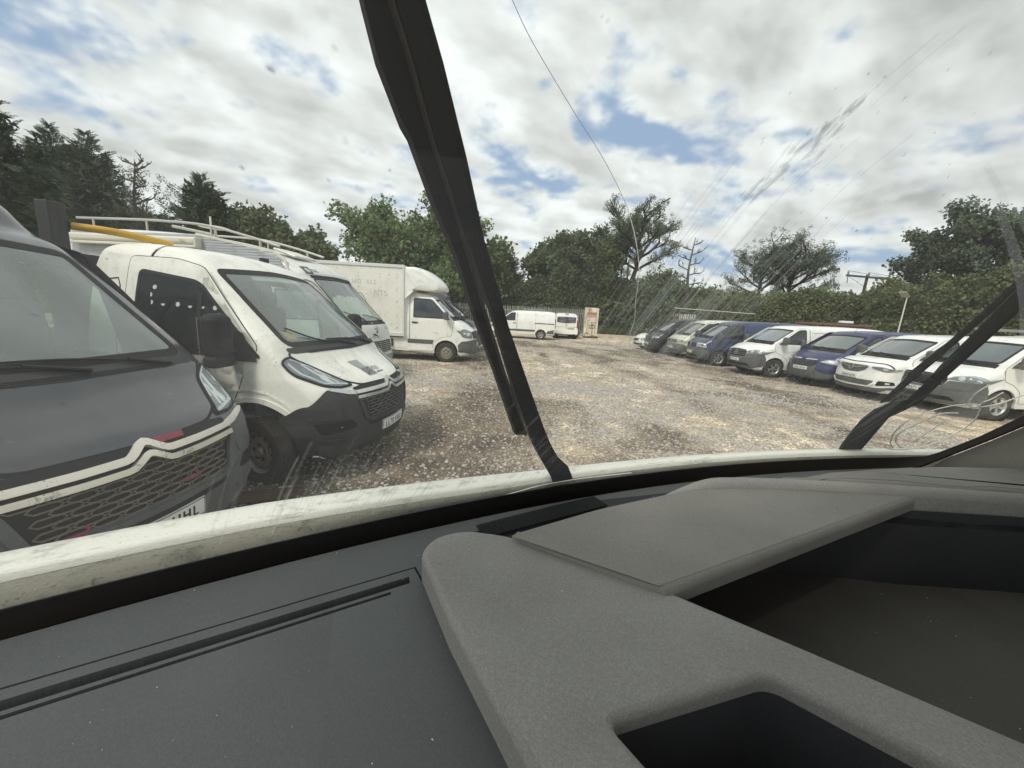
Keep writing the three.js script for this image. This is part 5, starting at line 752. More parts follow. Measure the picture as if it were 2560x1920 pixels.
const CL = { broad: [1, 2, 3].map((s) => leafClump(s, 26, .30, .62)), fine: [4, 5].map((s) => leafClump(s, 30, .2, .5)), needle: [6, 7].map((s) => leafClump(s, 34, .42, .5, 'needle')) };
CL.spray = [8, 9, 10].map((seed) => { const R = rng(seed), pos = [], idx = []; for (let i = 0; i < 30; i++) { const t = i / 30, side = i % 2 ? 1 : -1, c = V3(t, .06 * Math.sin(t * 3), (R() - .5) * .06), l = (.34 - .22 * t) * (.7 + R() * .6), d = V3(.75, (R() - .55) * .5, side * (.6 + R() * .5)).normalize(), w = V3((R() - .5), 1, (R() - .5) * .8).cross(d).normalize().multiplyScalar(l * .19); const k = pos.length / 3, m = c.clone().addScaledVector(d, l * .5), e = c.clone().addScaledVector(d, l); pos.push(...c, ...m.clone().add(w), ...e, ...m.clone().sub(w)); idx.push(k, k + 1, k + 2, k, k + 2, k + 3); } const g = new THREE.BufferGeometry(); g.setAttribute('position', new THREE.Float32BufferAttribute(pos, 3)); g.setIndex(idx); const q = g.toNonIndexed(); q.computeVertexNormals(); return q; });
const bark = new THREE.MeshStandardMaterial({ color: 0x4a4238, map: greyDust, roughness: .95 }), deadBark = new THREE.MeshStandardMaterial({ color: 0x77716a, map: greyDust, roughness: .95 });
function addCrown(parent, pts, kind, tint, seed, name = 'crown') { // pts: [x, y, z, s]
  const R = rng(seed), gs = CL[kind], per = gs.map(() => []); for (const p of pts) per[(R() * gs.length) | 0].push(p);
  const M = new THREE.Matrix4(), Q = new THREE.Quaternion(), E = new THREE.Euler(), C = new THREE.Color();
  per.forEach((l, k) => { if (!l.length) return; const im = new THREE.InstancedMesh(gs[k], leafMats[0], l.length); l.forEach((p, i) => { E.set(R() * 6, R() * 6, R() * 6); if (kind === 'needle') E.set((R() - .5) * .7, R() * 6.3, (R() - .5) * .7); Q.setFromEuler(E); if (p[4] !== undefined) { Q.setFromUnitVectors(V3(1, 0, 0), V3(p[4], p[5], p[6]).normalize()).multiply(new THREE.Quaternion().setFromAxisAngle(V3(1, 0, 0), (R() - .5) * 1.6)); } M.compose(V3(p[0], p[1], p[2]), Q, V3(p[3], p[3], p[3])); im.setMatrixAt(i, M); const v = .74 + R() * .90, h = (R() - .5) * .25; C.setRGB(tint[0] * v * (1 + h), tint[1] * v, tint[2] * v * (1 - h * .6)); im.setColorAt(i, C); }); im.name = name; im.castShadow = im.receiveShadow = true; im.userData.kind = 'stuff'; parent.add(im); });
}
// limbs: grown outwards from the trunk, each ends in clusters of leaves
function broadTree(label, x, z, o) {
  const t = thing('broadleaf_tree', label, 'tree', [x, 0, -z], 0, o.group), R = rng(o.seed); const br = [], tips = [];
  const H = o.h, rad = o.r, y0 = o.clear ?? H * .3;
  const grow = (p, d, len, r, lvl) => {
    const q = p.clone().addScaledVector(d, len * .5).add(V3((R() - .5) * len * .16, (R() - .3) * len * .1, (R() - .5) * len * .16)), e = p.clone().addScaledVector(d, len).add(V3((R() - .5) * len * .2, len * .08, (R() - .5) * len * .2));
    br.push(new THREE.TubeGeometry(new THREE.CatmullRomCurve3([p, q, e]), 5, r, 5)); if (lvl >= 2) tips.push([q.clone(), lvl]); tips.push([e.clone(), lvl]);
    if (lvl >= (o.levels ?? 3)) return; const n = 3 + (R() * 2 | 0);
    for (let i = 0; i < n; i++) { const a = R() * 6.283, b = d.clone().add(V3(Math.cos(a), (R() - .25) * .8, Math.sin(a)).multiplyScalar(.8)).normalize(); grow(i % 2 ? q : e, b, len * (.5 + R() * .22), r * .55, lvl + 1); }
  };
  const lean = o.lean || [0, 0]; const top = V3(lean[0], H * .72, lean[1]); const cv = new THREE.CatmullRomCurve3([V3(0, -.1, 0), V3(lean[0] * .2 + (R() - .5) * .4, y0, lean[1] * .2), V3(lean[0] * .7 + (R() - .5) * .5, H * .52, lean[1] * .7), top]);
  const tg = new THREE.TubeGeometry(cv, 16, H * .022, 8); { const a = tg.attributes.position; for (let i = 0; i < a.count; i++) { const y = a.getY(i), k = lerp(1.25, .35, clamp(y / (H * .72), 0, 1)), c = cv.getPoint(clamp(y / (H * .72), 0, 1)); a.setX(i, c.x + (a.getX(i) - c.x) * k); a.setZ(i, c.z + (a.getZ(i) - c.z) * k); } tg.computeVertexNormals(); }
  const N = o.limbs || 10; for (let i = 0; i < N; i++) { const u = lerp(y0 / (H * .72), 1, Math.pow(i / (N - 1), .9)), p = cv.getPoint(u); const a = i * 2.4 + R(), up = lerp(.15, .9, u) + (R() - .5) * .3; const f = Math.sin(Math.PI * clamp((p.y - y0) / (H - y0) * .8 + .2, 0, 1)); grow(p, V3(Math.cos(a), up, Math.sin(a)).normalize(), rad * lerp(.5, .62, f) * (.8 + R() * .35), H * .0095, 1); }
  let my = 0; const rs = []; for (const [p] of tips) { my = Math.max(my, p.y); rs.push(Math.hypot(p.x - lean[0], p.z - lean[1])); } rs.sort((a, b) => a - b); const cs0 = o.cs || 1, ky = (H - .5 * cs0) / my, kr = (rad - .4 * cs0) / rs[Math.floor(rs.length * .93)];
  const bg = merge(br); bg.scale(kr, ky, kr); tg.scale(1, ky, 1); for (const q of tips) { q[0].x *= kr; q[0].z *= kr; q[0].y *= ky; }
  mesh('trunk', tg, o.bark || bark, t); mesh('branch', bg, o.bark || bark, t);
  const pts = []; const per = o.per || 5, cs = o.cs || 1; for (const [p, lvl] of tips) { if (R() < (o.bare || 0)) continue; const n = per * (lvl >= 3 ? 1 : .6); for (let i = 0; i < n; i++) { const s = cs * (.65 + R() * .6); pts.push([p.x + (R() - .5) * 1.5 * cs, p.y + (R() - .45) * 1.1 * cs, p.z + (R() - .5) * 1.5 * cs, s]); } }
  if (o.fill) for (let i = 0; i < o.fill; i++) { const v = V3(R() * 2 - 1, R() * 2 - 1, R() * 2 - 1); if (v.length() > 1) continue; const k = Math.pow(v.length(), .4); v.normalize().multiplyScalar(k); if (fbm(v.x * 2.4 + o.seed, v.y * 2.4 + v.z * 2.1, 3) < .47) continue; const yc = lerp(y0, H, .5), ry = (H - y0) * .5; pts.push([lean[0] + v.x * rad * .95, yc + v.y * ry * .95, lean[1] + v.z * rad * .95, cs * (.6 + R() * .5)]); }
  if (o.skirt) for (let i = 0; i < o.skirt; i++) { const a = R() * 6.283, rr = rad * Math.sqrt(R()) * 1.0; pts.push([Math.cos(a) * rr, R() * H * .55, Math.sin(a) * rr, cs * (.8 + R() * .5)]); }
  addCrown(t, pts, o.kind || 'broad', o.tint, o.seed + 1); return t;
}
function conifer(label, x, z, o) {
  const t = thing('conifer', label, 'tree', [x, 0, -z], 0, o.group), R = rng(o.seed), H = o.h, br = [], pts = [];
  mesh('trunk', rod([0, -.1, 0], [0, H * .97, 0], H * .025, .03, 8), bark, t);
  for (let y = .5; y < H; y += H * .0165) {
    const u = y / H, rr = o.r * Math.pow(1 - u, .86) * (.84 + .16 * Math.sin(u * 27 + o.seed)) + .06, n = Math.max(3, Math.round(5 + 5 * (1 - u)));
    for (let i = 0; i < n; i++) {
      const a = R() * 6.283, l = rr * (.6 + R() * .6), rise = l * (.02 + .34 * u + R() * .16), e = V3(Math.cos(a) * l, y + rise, Math.sin(a) * l), d = V3(Math.cos(a), rise / l + .12, Math.sin(a));
      if (R() < .3 && l > .5) br.push(rod([0, y - l * .06, 0], [e.x * .9, e.y - .02, e.z * .9], .03, .01, 4));
      const m = Math.max(1, Math.round(l * 2.0)); for (let k = 0; k < m; k++) { const f = m === 1 ? .2 : .25 + .72 * k / (m - 1) * (.85 + R() * .15), s = (.55 + R() * .55) * (.7 + .5 * (1 - u)), ja = a + (R() - .5) * 1.3; pts.push([e.x * f, lerp(y - l * .06, e.y, f) + (R() - .5) * .25, e.z * f, s, Math.cos(ja), d.y + (R() - .5) * .35, Math.sin(ja)]); }
      pts.push([e.x * .86, e.y - .03, e.z * .86, .42 + R() * .4 * (1 - u), d.x, d.y + R() * .4, d.z]);
    }
  }
  for (let i = 0; i < 4; i++) pts.push([0, H - .55 - i * .2, 0, .5, (R() - .5) * .5, 1, (R() - .5) * .5]);
  mesh('branch', merge(br), bark, t); addCrown(t, pts, 'spray', o.tint, o.seed + 2); const core = []; for (let i = 0; i < H * 26; i++) { const u = Math.pow(R(), 1.3) * .86, a = R() * 6.283, rr = o.r * Math.pow(1 - u, .86) * .62 * Math.sqrt(R()); core.push([Math.cos(a) * rr, .4 + u * H, Math.sin(a) * rr, .9 + R() * .5]); } addCrown(t, core, 'needle', o.tint.map((c) => c * .85), o.seed + 8); return t;
}
function bareTree(name, label, x, z, o) {
  const t = thing(name, label, 'tree', [x, 0, -z]), R = rng(o.seed), br = [];
  const grow = (p, d, len, r, lvl) => { const e = p.clone().addScaledVector(d, len), q = p.clone().lerp(e, .5).add(V3((R() - .5) * len * .2, (R() - .5) * len * .1, (R() - .5) * len * .2)); br.push(new THREE.TubeGeometry(new THREE.CatmullRomCurve3([p, q, e]), 5, r, 5)); if (lvl > 2) return; for (let i = 0; i < 3; i++) { const a = R() * 6.283; grow(i ? q : e, d.clone().add(V3(Math.cos(a), .4 + R() * .5, Math.sin(a) * .8)).normalize(), len * .48, r * .55, lvl + 1); } };
  const H = o.h; const cv = new THREE.CatmullRomCurve3([V3(0, 0, 0), V3(.15, H * .4, 0), V3(-.1, H * .7, .1), V3(.25, H, 0)]); const tg = new THREE.TubeGeometry(cv, 20, H * .022, 7), a = tg.attributes.position; for (let i = 0; i < a.count; i++) { const u = clamp(a.getY(i) / H, 0, 1), c = cv.getPoint(u), k = lerp(1.3, .14, u); a.setX(i, c.x + (a.getX(i) - c.x) * k); a.setZ(i, c.z + (a.getZ(i) - c.z) * k); }
  tg.computeVertexNormals(); mesh('trunk', tg, deadBark, t); for (let i = 0; i < (o.n || 9); i++) { const u = .42 + .5 * i / 9, s = i % 2 ? 1 : -1; grow(cv.getPoint(u), V3(s * (.7 + R() * .4), .15 + R() * .4, (R() - .5) * .8).normalize(), H * .14 * (1.2 - u * .6), H * .006, 1); }
  mesh('branch', merge(br), deadBark, t);
  if (o.leaf) { const pts = []; for (let i = 0; i < o.leaf; i++) { const u = R(); pts.push([(R() - .5) * o.lr * 2, H * (.3 + .65 * u), (R() - .5) * o.lr * 2, .35 + R() * .3]); } addCrown(t, pts, 'fine', [.07, .085, .045], o.seed + 4); }
}
const T = { oak: [.145, .195, .085], dark: [.105, .135, .066], mid: [.125, .155, .07], blue: [.11, .14, .095], con: [.08, .112, .068], hedge: [.13, .155, .07] };
// left: conifers behind the parked row
conifer('tallest dark conifer at the left edge of the photo', -38.6, 30, { h: 15.4, r: 6.6, seed: 1, tint: T.con });
conifer('second dark conifer from the left with a ragged top', -32.0, 30.5, { h: 12.8, r: 5.6, seed: 2, tint: T.con });
conifer('dark conifer filling the gap behind the two at the left', -35.2, 31, { h: 13.4, r: 5.6, seed: 3, tint: T.con });
conifer('single pointed conifer standing above the yellow lifting arm', -24.2, 31, { h: 10.7, r: 5.2, seed: 4, tint: [.085, .12, .07] });
bareTree('bare_tree', 'thin half-bare tree between the conifers', -28.4, 30, { h: 11.0, seed: 21, n: 12, leaf: 260, lr: 1.7 });
bareTree('bare_tree', 'small leafless snag left of the single conifer', -26.9, 29, { h: 8.2, seed: 22, n: 7, leaf: 40, lr: .8 });
broadTree('low dark tree right of the single conifer', -22.2, 34, { h: 9.2, r: 3.0, clear: 2, seed: 31, tint: T.mid, limbs: 10, per: 4, skirt: 160 });
broadTree('rounded small tree above the motorhome roof', -18.9, 34, { h: 7.7, r: 2.6, clear: 2, seed: 32, tint: T.mid, limbs: 8, per: 4, skirt: 90 });
broadTree('dark scrub tree behind the conifers', -29.5, 35, { h: 8.0, r: 4.4, clear: 1.5, seed: 33, tint: T.dark, limbs: 8, skirt: 260 });
broadTree('big spreading oak with bright leaves behind the box van', -10.4, 38.5, { h: 11.8, r: 6.3, clear: 2.6, seed: 41, tint: T.oak, limbs: 16, per: 4, skirt: 240, cs: .95, fill: 520 });
broadTree('dark tree behind the wiper, right of the big oak', -4.6, 43, { h: 9.6, r: 4.2, clear: 2.5, seed: 42, tint: [.12, .16, .075], limbs: 12, per: 4, skirt: 240 });
conifer('brownish conifer just right of the wiper', -1.4, 46, { h: 8.8, r: 4.2, seed: 43, tint: [.125, .13, .085] });
broadTree('bushy dark tree above the side-on white van', 4.4, 45.5, { h: 11.2, r: 3.7, clear: 2.5, seed: 44, tint: T.dark, limbs: 11, per: 4, skirt: 200, cs: .9 });
broadTree('tall dark tree left of the tall open tree', 8.2, 46, { h: 11.6, r: 3.2, clear: 2.5, seed: 45, tint: T.dark, limbs: 11, per: 4, skirt: 200, cs: .9 });
broadTree('tall open tree with thin crown and branches showing against the sky', 13.0, 45.5, { h: 15.6, r: 4.3, clear: 6.0, seed: 46, tint: T.blue, limbs: 13, per: 2.4, bare: .28, cs: .62, kind: 'fine', lean: [.3, 0], fill: 150 });
for (const [i, [x, h]] of [[9.9, 6.6], [10.7, 7.1], [11.5, 7.6], [12.2, 8.2]].entries()) { const t = thing('ivy_column', ['ivy-clad dead stem, leftmost of four left of the tall open tree', 'ivy-clad dead stem, second from left of four', 'ivy-clad dead stem, third from left of four', 'ivy-clad dead stem nearest the tall open tree'][i], 'tree', [x, 0, -44.5]), R = rng(60 + i); mesh('trunk', rod([0, 0, 0], [0, h, 0], .14, .08), bark, t); const p = []; for (let k = 0; k < 60; k++) p.push([(R() - .5) * .5, R() * h, (R() - .5) * .5, .4 + R() * .3]); addCrown(t, p, 'fine', T.dark, 70 + i); }
broadTree('dark tree below the tall open tree', 14.8, 45, { h: 7.2, r: 3.2, clear: 1, seed: 47, tint: T.dark, limbs: 9, per: 4, skirt: 240 });
broadTree('dark tree between the gate pillar and the picket fence', 10.6, 47.5, { h: 6.4, r: 3.4, clear: 1, seed: 48, tint: T.dark, limbs: 9, per: 4, skirt: 260 });
bareTree('dead_tree', 'dead leafless tree standing alone against the cloud', 19.6, 46, { h: 11.2, seed: 49, n: 10 });
broadTree('small round tree at the foot of the dead tree', 20.6, 49, { h: 6.4, r: 2.9, clear: 1, seed: 50, tint: T.mid, limbs: 8, per: 4, skirt: 180 });
broadTree('wide flat-topped tree with open crown above the hedge', 41.2, 60, { h: 15.9, r: 5.6, clear: 5.6, seed: 51, tint: T.blue, limbs: 14, per: 1.6, bare: .25, cs: .75, kind: 'fine', fill: 420 });
broadTree('twin stem of the wide flat-topped tree', 37.0, 60.5, { h: 15.3, r: 4.8, clear: 5.0, seed: 52, tint: T.blue, limbs: 12, per: 1.6, bare: .25, cs: .75, kind: 'fine', fill: 330 });
broadTree('tallest broad tree at the right edge of the photo', 42.6, 36, { h: 15.2, r: 6.6, clear: 4, seed: 53, tint: T.blue, limbs: 18, per: 4, bare: .06, cs: .85, skirt: 120 });
broadTree('dark tree low at the right edge below the tallest one', 44.0, 31, { h: 8.6, r: 5.2, clear: 1.5, seed: 54, tint: T.dark, limbs: 11, per: 4, skirt: 300 });
// hedges: nobody could count their bushes
function hedge(label, line, wd, dens, tint, seed, kind = 'fine', ragged = 1) { dens *= 1.7;
  const R = rng(seed), pts = []; let k = 0;
  for (let i = 0; i + 1 < line.length; i++) { const [x0, z0, h0] = line[i], [x1, z1, h1] = line[i + 1], L = Math.hypot(x1 - x0, z1 - z0); for (let n = 0; n < L * dens; n++) { const u = R(), h = lerp(h0, h1, u) * (.62 + .40 * fbm((x0 + (x1 - x0) * u) * .42 + seed, 3, 2) + .40 * fbm((x0 + (x1 - x0) * u) * 1.5 + seed, 7, 3) * ragged); const y = Math.pow(R(), .8) * h, across = (R() - .5) * wd * (1.05 - .45 * y / h); const nx = -(z1 - z0) / L, nz = (x1 - x0) / L; pts.push([lerp(x0, x1, u) + nx * across, y, -(lerp(z0, z1, u) + nz * across), .75 + R() * .7]); } }
  const t = new THREE.Group(); t.name = numbered('hedge'); scene.add(t); tag(t, label, 'hedge', null, 'stuff'); addCrown(t, pts, kind, tint, seed + 3, 'foliage');
}
hedge('long overgrown hedge behind the right row of vans', [[15.5, 51, 5.0], [22, 54, 5.2], [32, 54, 5.6], [42, 50, 5.9]], 4.5, 90, T.hedge, 81);
hedge('near hedge at the right edge behind the lamp post', [[30, 33, 4.4], [37, 30, 5.9], [43, 25, 6.2], [48, 17, 6.2]], 4, 110, [.115, .14, .066], 82);
hedge('middle hedge sloping down behind the lamp post and the white van roofs', [[18, 47.5, 3.6], [24, 46, 4.2], [31, 40, 5.0], [36, 34, 5.6]], 3.6, 95, [.135, .16, .075], 83);
hedge('dark thicket under the trees behind the palisade fence', [[-15, 41, 2.6], [-6, 42, 4.2], [2, 42.5, 4.6], [9, 45.5, 4.0], [17, 50, 4.2]], 4, 120, [.092, .118, .058], 84);
hedge('scrub behind the left row under the conifers', [[-46, 26, 5], [-34, 28, 4.6], [-25, 31, 3.6], [-14, 38, 2.2]], 4, 100, [.092, .118, .06], 85);
{ // grass verge beyond the track
  const R = rng(90), n = 15000, b = new THREE.BufferGeometry(), P = [], I = []; for (let i = 0; i < 5; i++) { const a = i * 1.3, r = .1; P.push(Math.cos(a) * r, 0, Math.sin(a) * r, Math.cos(a) * r + .03, 0, Math.sin(a) * r, Math.cos(a) * r * 2.2, .3 + .05 * i, Math.sin(a) * r * 2.2); I.push(i * 3, i * 3 + 1, i * 3 + 2); } b.setAttribute('position', new THREE.Float32BufferAttribute(P, 3)); b.setIndex(I); b.computeVertexNormals();
  const im = new THREE.InstancedMesh(b, leafMats[0], n), M = new THREE.Matrix4(), Q = new THREE.Quaternion(), C = new THREE.Color(); for (let i = 0; i < n; i++) { const x = 6.5 + R() * 26, z = 42.5 + R() * 5 - (x > 18 ? (x - 18) * .25 : 0); Q.setFromAxisAngle(V3(0, 1, 0), R() * 6); const s = .8 + R() * 1.2; M.compose(V3(x, -.02, -z), Q, V3(s, s, s)); im.setMatrixAt(i, M); const v = .7 + R() * .7; C.setRGB(.11 * v, .125 * v, .05 * v); im.setColorAt(i, C); }
  im.name = 'grass_verge'; im.receiveShadow = true; scene.add(im); tag(im, 'rough grass verge at the foot of the trees beyond the yard exit', 'grass', null, 'stuff');
}
// ---------- the van one sits in: screen, wipers, bonnet edge and dashboard ----------
{
  const cab = thing('camper_van', 'white van seen from its own cab, with grey dashboard, two wipers and cracked windscreen', 'van', [.436, 0, -.176], .3843);
  const gw = (u, h) => .541 - .161 * u * u - .72 * h;
  const G = (u, h, off) => V3(u, 1.53 + h, -(gw(u, h) + off));
  const base = (u) => .541 - .161 * u * u;
  const grain = dataTex(512, 512, (u, v) => { const a = fbm(u * 150, v * 150, 2, .6), b = fbm(u * 60 + 7, v * 60, 3, .6); const t = 128 + (a - .5) * 150 + (b - .5) * 100; return [t, t, t]; }, { srgb: false });
  const dust = (seed, k, n) => dataTex(1024, 1024, (u, v) => { const a = fbm(u * 4 + seed, v * 4, 5, .55), s = fbm(u * 40 + seed, v * 40, 3), b = vn(u * 620 + seed, v * 620), f = vn(u * 160 + seed * 3, v * 160); let t = 205 + (a - .5) * 34 * k; t += (b - .5) * 34 * k; if (b > .95 && f > .7) t += 50; return [t, t * .995, t * .98]; }, { repeat: [2, 2] });
  // specks of grit and lint that lie on the plastic
  const soft = (hex, seed, k, o = {}) => new THREE.MeshStandardMaterial({ color: hex, map: dust(seed, k), bumpMap: withRepeat(grain, 6, 6), bumpScale: .00022, roughness: .72, ...o });
  const mDash = soft(0x5f6365, 2, .8, { roughness: .55 }), mConsole = soft(0xb3b2ae, 5, 1.1, { roughness: .8 }), mLid = soft(0xa3a19c, 7, .9, { roughness: .7 }), mTray = soft(0x4a4b4f, 9, .9, { roughness: .7 }), mDark = new THREE.MeshStandardMaterial({ color: 0x0b0b0c, roughness: .6 }), mPillar = soft(0xb4b2ab, 11, .6, { roughness: .9 });
  // windscreen
  const right = [[.80, -.055], [.83, 0], [.862, .06], [.885, .12], [.90, .2], [.905, .95]], poly = [[-1.0, -.055], ...right, [-1.0, .95]];
  const pane = mesh('windscreen', patch(poly, G, { off: 0, thick: 0, h: .08 }), new THREE.MeshPhysicalMaterial({ color: 0xf4f8f5, transmission: 1, thickness: 0, roughness: 0, ior: 1.5, specularIntensity: .3 }), cab);
  const fr = [[-1.0, -.06]]; const inner = [[-1.0, 0]]; for (let u = -.9; u <= .74; u += .04) inner.push([u, 0]); inner.push([.771, .004], [.786, .014], [.800, .034], [.819, .068], [.834, .134], [.845, .2], [.85, .95]);
  mesh('black_border', patch([...inner, [.905, .95], [.90, .2], [.885, .12], [.862, .06], [.83, 0], [.80, -.055], ...[...Array(42)].map((_, i) => [.76 - i * .0419, -.055])], G, { off: -.004, thick: .002, h: .06 }), mDark, pane);
  const scr = new THREE.MeshPhysicalMaterial({ color: 0xfbfbf2, roughness: .9, transmission: .3, thickness: 0 }), crk = new THREE.MeshPhysicalMaterial({ color: 0xb4bcbe, roughness: 1, transmission: .75, thickness: 0 });
  const loop = (l, r, m, name) => mesh(name, tube(l.map(([u, h]) => G(u, h, .0016)), r, l.length * 8, 6), m, pane);
  const onGlass = (l, r, m, name, off = -.003) => { const c = new THREE.CatmullRomCurve3(l.map(([u, h]) => V3(u, h, 0)), false, 'centripetal'), p = c.getPoints(l.length * 8).map((v) => [v.x, v.y]); const pos = [], nor = [], idx = [], sp = strip(p, r * 2), n = p.length; for (let i = 0; i < n; i++) { const a = G(...sp[i], off), b = G(...sp[2 * n - 1 - i], off); pos.push(...a, ...b); nor.push(0, .55, .83, 0, .55, .83); if (i) { const k = i * 2; idx.push(k - 2, k - 1, k, k, k - 1, k + 1); } } const g = new THREE.BufferGeometry(); g.setAttribute('position', new THREE.Float32BufferAttribute(pos, 3)); g.setAttribute('normal', new THREE.Float32BufferAttribute(nor, 3)); g.setIndex(idx); mesh(name, g, m, pane); };
  onGlass([[-.401, .432], [-.388, .424], [-.37, .415], [-.347, .404], [-.321, .392], [-.3, .381], [-.278, .368]], .00016, crk, 'crack');
  onGlass([[-.278, .368], [-.256, .35], [-.234, .327], [-.217, .299], [-.207, .285], [-.201, .269], [-.189, .25], [-.182, .232], [-.177, .221], [-.169, .204], [-.180, .189], [-.191, .174], [-.202, .148]], .00032, scr, 'crack');
  loop([[.656, .028], [.625, .046], [.591, .079], [.581, .113], [.601, .135], [.631, .148], [.664, .154], [.654, .163], [.641, .18], [.641, .199]], .0013, scr, 'scratch_loop');
  loop([[.676, .029], [.63, .052], [.61, .073], [.615, .099], [.638, .127], [.677, .13]], .0016, scr, 'scratch_loop');
  loop([[.616, .04], [.647, .026], [.699, .023], [.744, .039], [.759, .074], [.749, .109], [.721, .136], [.707, .146], [.685, .146], [.67, .152], [.687, .153], [.708, .147], [.741, .158], [.758, .178]], .0013, scr, 'scratch_loop');
  loop([[.679, .029], [.681, .073], [.676, .11]], .0012, scr, 'scratch_loop'); loop([[.694, .159], [.701, .167], [.702, .183]], .0012, scr, 'scratch_loop');
  loop([[-.26, -.008], [-.19, .004], [-.12, .006], [-.06, .004], [0, .002]], .0007, scr, 'scratch_loop');
  // grime: run marks, wiped smears, specks
  const film = canvasTex(2048, 1024, (x, W, H) => {
    x.clearRect(0, 0, W, H); const R = rng(41), X = (u) => (u + 1) / 1.9 * W, Y = (h) => (1 - (h + .055) / .675) * H;
    x.fillStyle = 'rgba(214,222,216,.085)'; x.fillRect(0, 0, W, H); x.lineCap = 'round';
    const run = (u, h, l, w, a, c = '214,220,214', tilt = .22) => { x.strokeStyle = `rgba(${c},${a})`; x.lineWidth = w; x.beginPath(); x.moveTo(X(u), Y(h)); x.quadraticCurveTo(X(u + l * tilt * .4 + (R() - .5) * .006), Y(h + l * .5), X(u + l * tilt), Y(h + l)); x.stroke(); };
    for (let i = 0; i < 130; i++) run(-.26 + R() * .22, .20 + R() * .12, .03 + R() * .09, .6 + R() * 2, .08 + R() * .16);
    for (let i = 0; i < 26; i++) run(-.215 + R() * .10, .225 + R() * .03, .05 + R() * .07, 2 + R() * 8, .04 + R() * .09);
    for (let i = 0; i < 90; i++) run(-.62 + R() * .42, .005 + R() * .07, .03 + R() * .09, .8 + R() * 2.6, .05 + R() * .14, '222,226,220', .4);
    for (let i = 0; i < 90; i++) run(-.08 + R() * .7, .02 + R() * .2, .04 + R() * .12, .8 + R() * 2.5, .05 + R() * .12, '220,225,218', .12);
    for (let i = 0; i < 22; i++) run(-.14 + R() * .45, .2 + R() * .13, .02 + R() * .06, .7 + R() * 3, .03 + R() * .07, '220,225,218', .25);
    for (let i = 0; i < 24; i++) run(.40 + R() * .16, .05 + R() * .08, .04 + R() * .1, .7 + R() * 1.6, .08 + R() * .16, '225,230,224', .1);
    // smear patch low on the right, another over the left-hand van
    for (let i = 0; i < 70; i++) { x.fillStyle = 'rgba(200,206,204,.022)'; x.beginPath(); x.ellipse(X(.685 + (R() - .5) * .09), Y(.135 + (R() - .5) * .06), 14 + R() * 40, 10 + R() * 26, R() * 3, 0, 7); x.fill(); }
    for (let i = 0; i < 40; i++) { x.fillStyle = 'rgba(205,212,208,.012)'; x.beginPath(); x.ellipse(X(-.56 + (R() - .5) * .14), Y(.26 + (R() - .5) * .1), 20 + R() * 60, 12 + R() * 40, R() * 3, 0, 7); x.fill(); }
    for (let i = 0; i < 90; i++) { const q = R(), cx = -.165 + q * .05 + (R() - .5) * .018, cy = .395 + q * .05 + (R() - .5) * .03; x.fillStyle = `rgba(112,116,104,${.05 + R() * .2})`; x.beginPath(); x.ellipse(X(cx), Y(cy), .6 + R() * 2.2, 1 + R() * 9, .35 + (R() - .5) * .6, 0, 7); x.fill(); }
    for (let i = 0; i < 5; i++) run(-.14 + R() * .09, .40 + R() * .08, .015 + R() * .04, .5 + R() * .8, .12 + R() * .16, '128,132,124', .7);
    for (let i = 0; i < 260; i++) { const d = R() < .6; x.fillStyle = d ? `rgba(86,90,86,${.15 + R() * .3})` : `rgba(230,234,228,${.12 + R() * .3})`; x.beginPath(); x.ellipse(X(-.7 + R() * 1.0), Y(.12 + R() * .42), .7 + R() * 1.6, .6 + R() * 1.1, R() * 3, 0, 7); x.fill(); }
  });
  mesh('grime', patch(poly, G, { off: -.0022, thick: 0, h: .08, uv: (u, h) => [(u + 1) / 1.9, (h + .055) / .675] }), new THREE.MeshPhysicalMaterial({ map: film, transparent: true, roughness: 1, transmission: .6, thickness: 0 }), pane);
  // wipers
  const mW = new THREE.MeshStandardMaterial({ color: 0x0b0d0d, roughness: .85 }), mW2 = new THREE.MeshStandardMaterial({ color: 0x0e1112, roughness: .7 }), mR = new THREE.MeshStandardMaterial({ color: 0x382f28, roughness: .8 });
  const slab = (l, r, off, th, h = .03) => patch([...l, ...r.slice().reverse()], G, { off: off + th / 2, thick: th, h });
  { const w = new THREE.Group(); w.name = 'wiper'; w.userData.label = 'long black wiper crossing the middle of the windscreen'; cab.add(w);
    const br = [[-.468, .472], [-.452, .431], [-.441, .415], [-.423, .383], [-.41, .363], [-.396, .341], [-.369, .295], [-.345, .258], [-.321, .22], [-.252, .117]], bl = [[-.486, .47], [-.469, .426], [-.463, .41], [-.4495, .391], [-.446, .389], [-.426, .358], [-.404, .331], [-.375, .281], [-.336, .221], [-.274, .119]].map(([a, b], i) => [lerp(a, br[i][0], .16), lerp(b, br[i][1], .16)]);
    mesh('blade', slab(bl, br, .03, .012), mW, w);
    const mid = bl.map((p, i) => [lerp(p[0], br[i][0], .80), lerp(p[1], br[i][1], .80)]); mesh('rubber_edge', tube(mid.map(([u, h]) => G(u, h, .022)), .0014, 40, 6), mR, w);
    const al = [[-.463, .475], [-.451, .44], [-.44, .423], [-.42, .386], [-.385, .337], [-.346, .279], [-.291, .19], [-.239, .113], [-.168, .011], [-.157, -.008], [-.150, -.024]], ar = [[-.452, .482], [-.436, .444], [-.422, .424], [-.399, .387], [-.374, .343], [-.366, .331], [-.326, .27], [-.271, .194], [-.214, .116], [-.165, .052], [-.14, .03], [-.116, -.008], [-.104, -.026]];
    const GA = (u, h, o) => G(u, h, o * lerp(.25, 1, sst(-.01, .09, h)));
    mesh('arm', patch([...al, ...ar.slice().reverse()], GA, { off: .055, thick: .010, h: .03 }), mW2, w);
  }
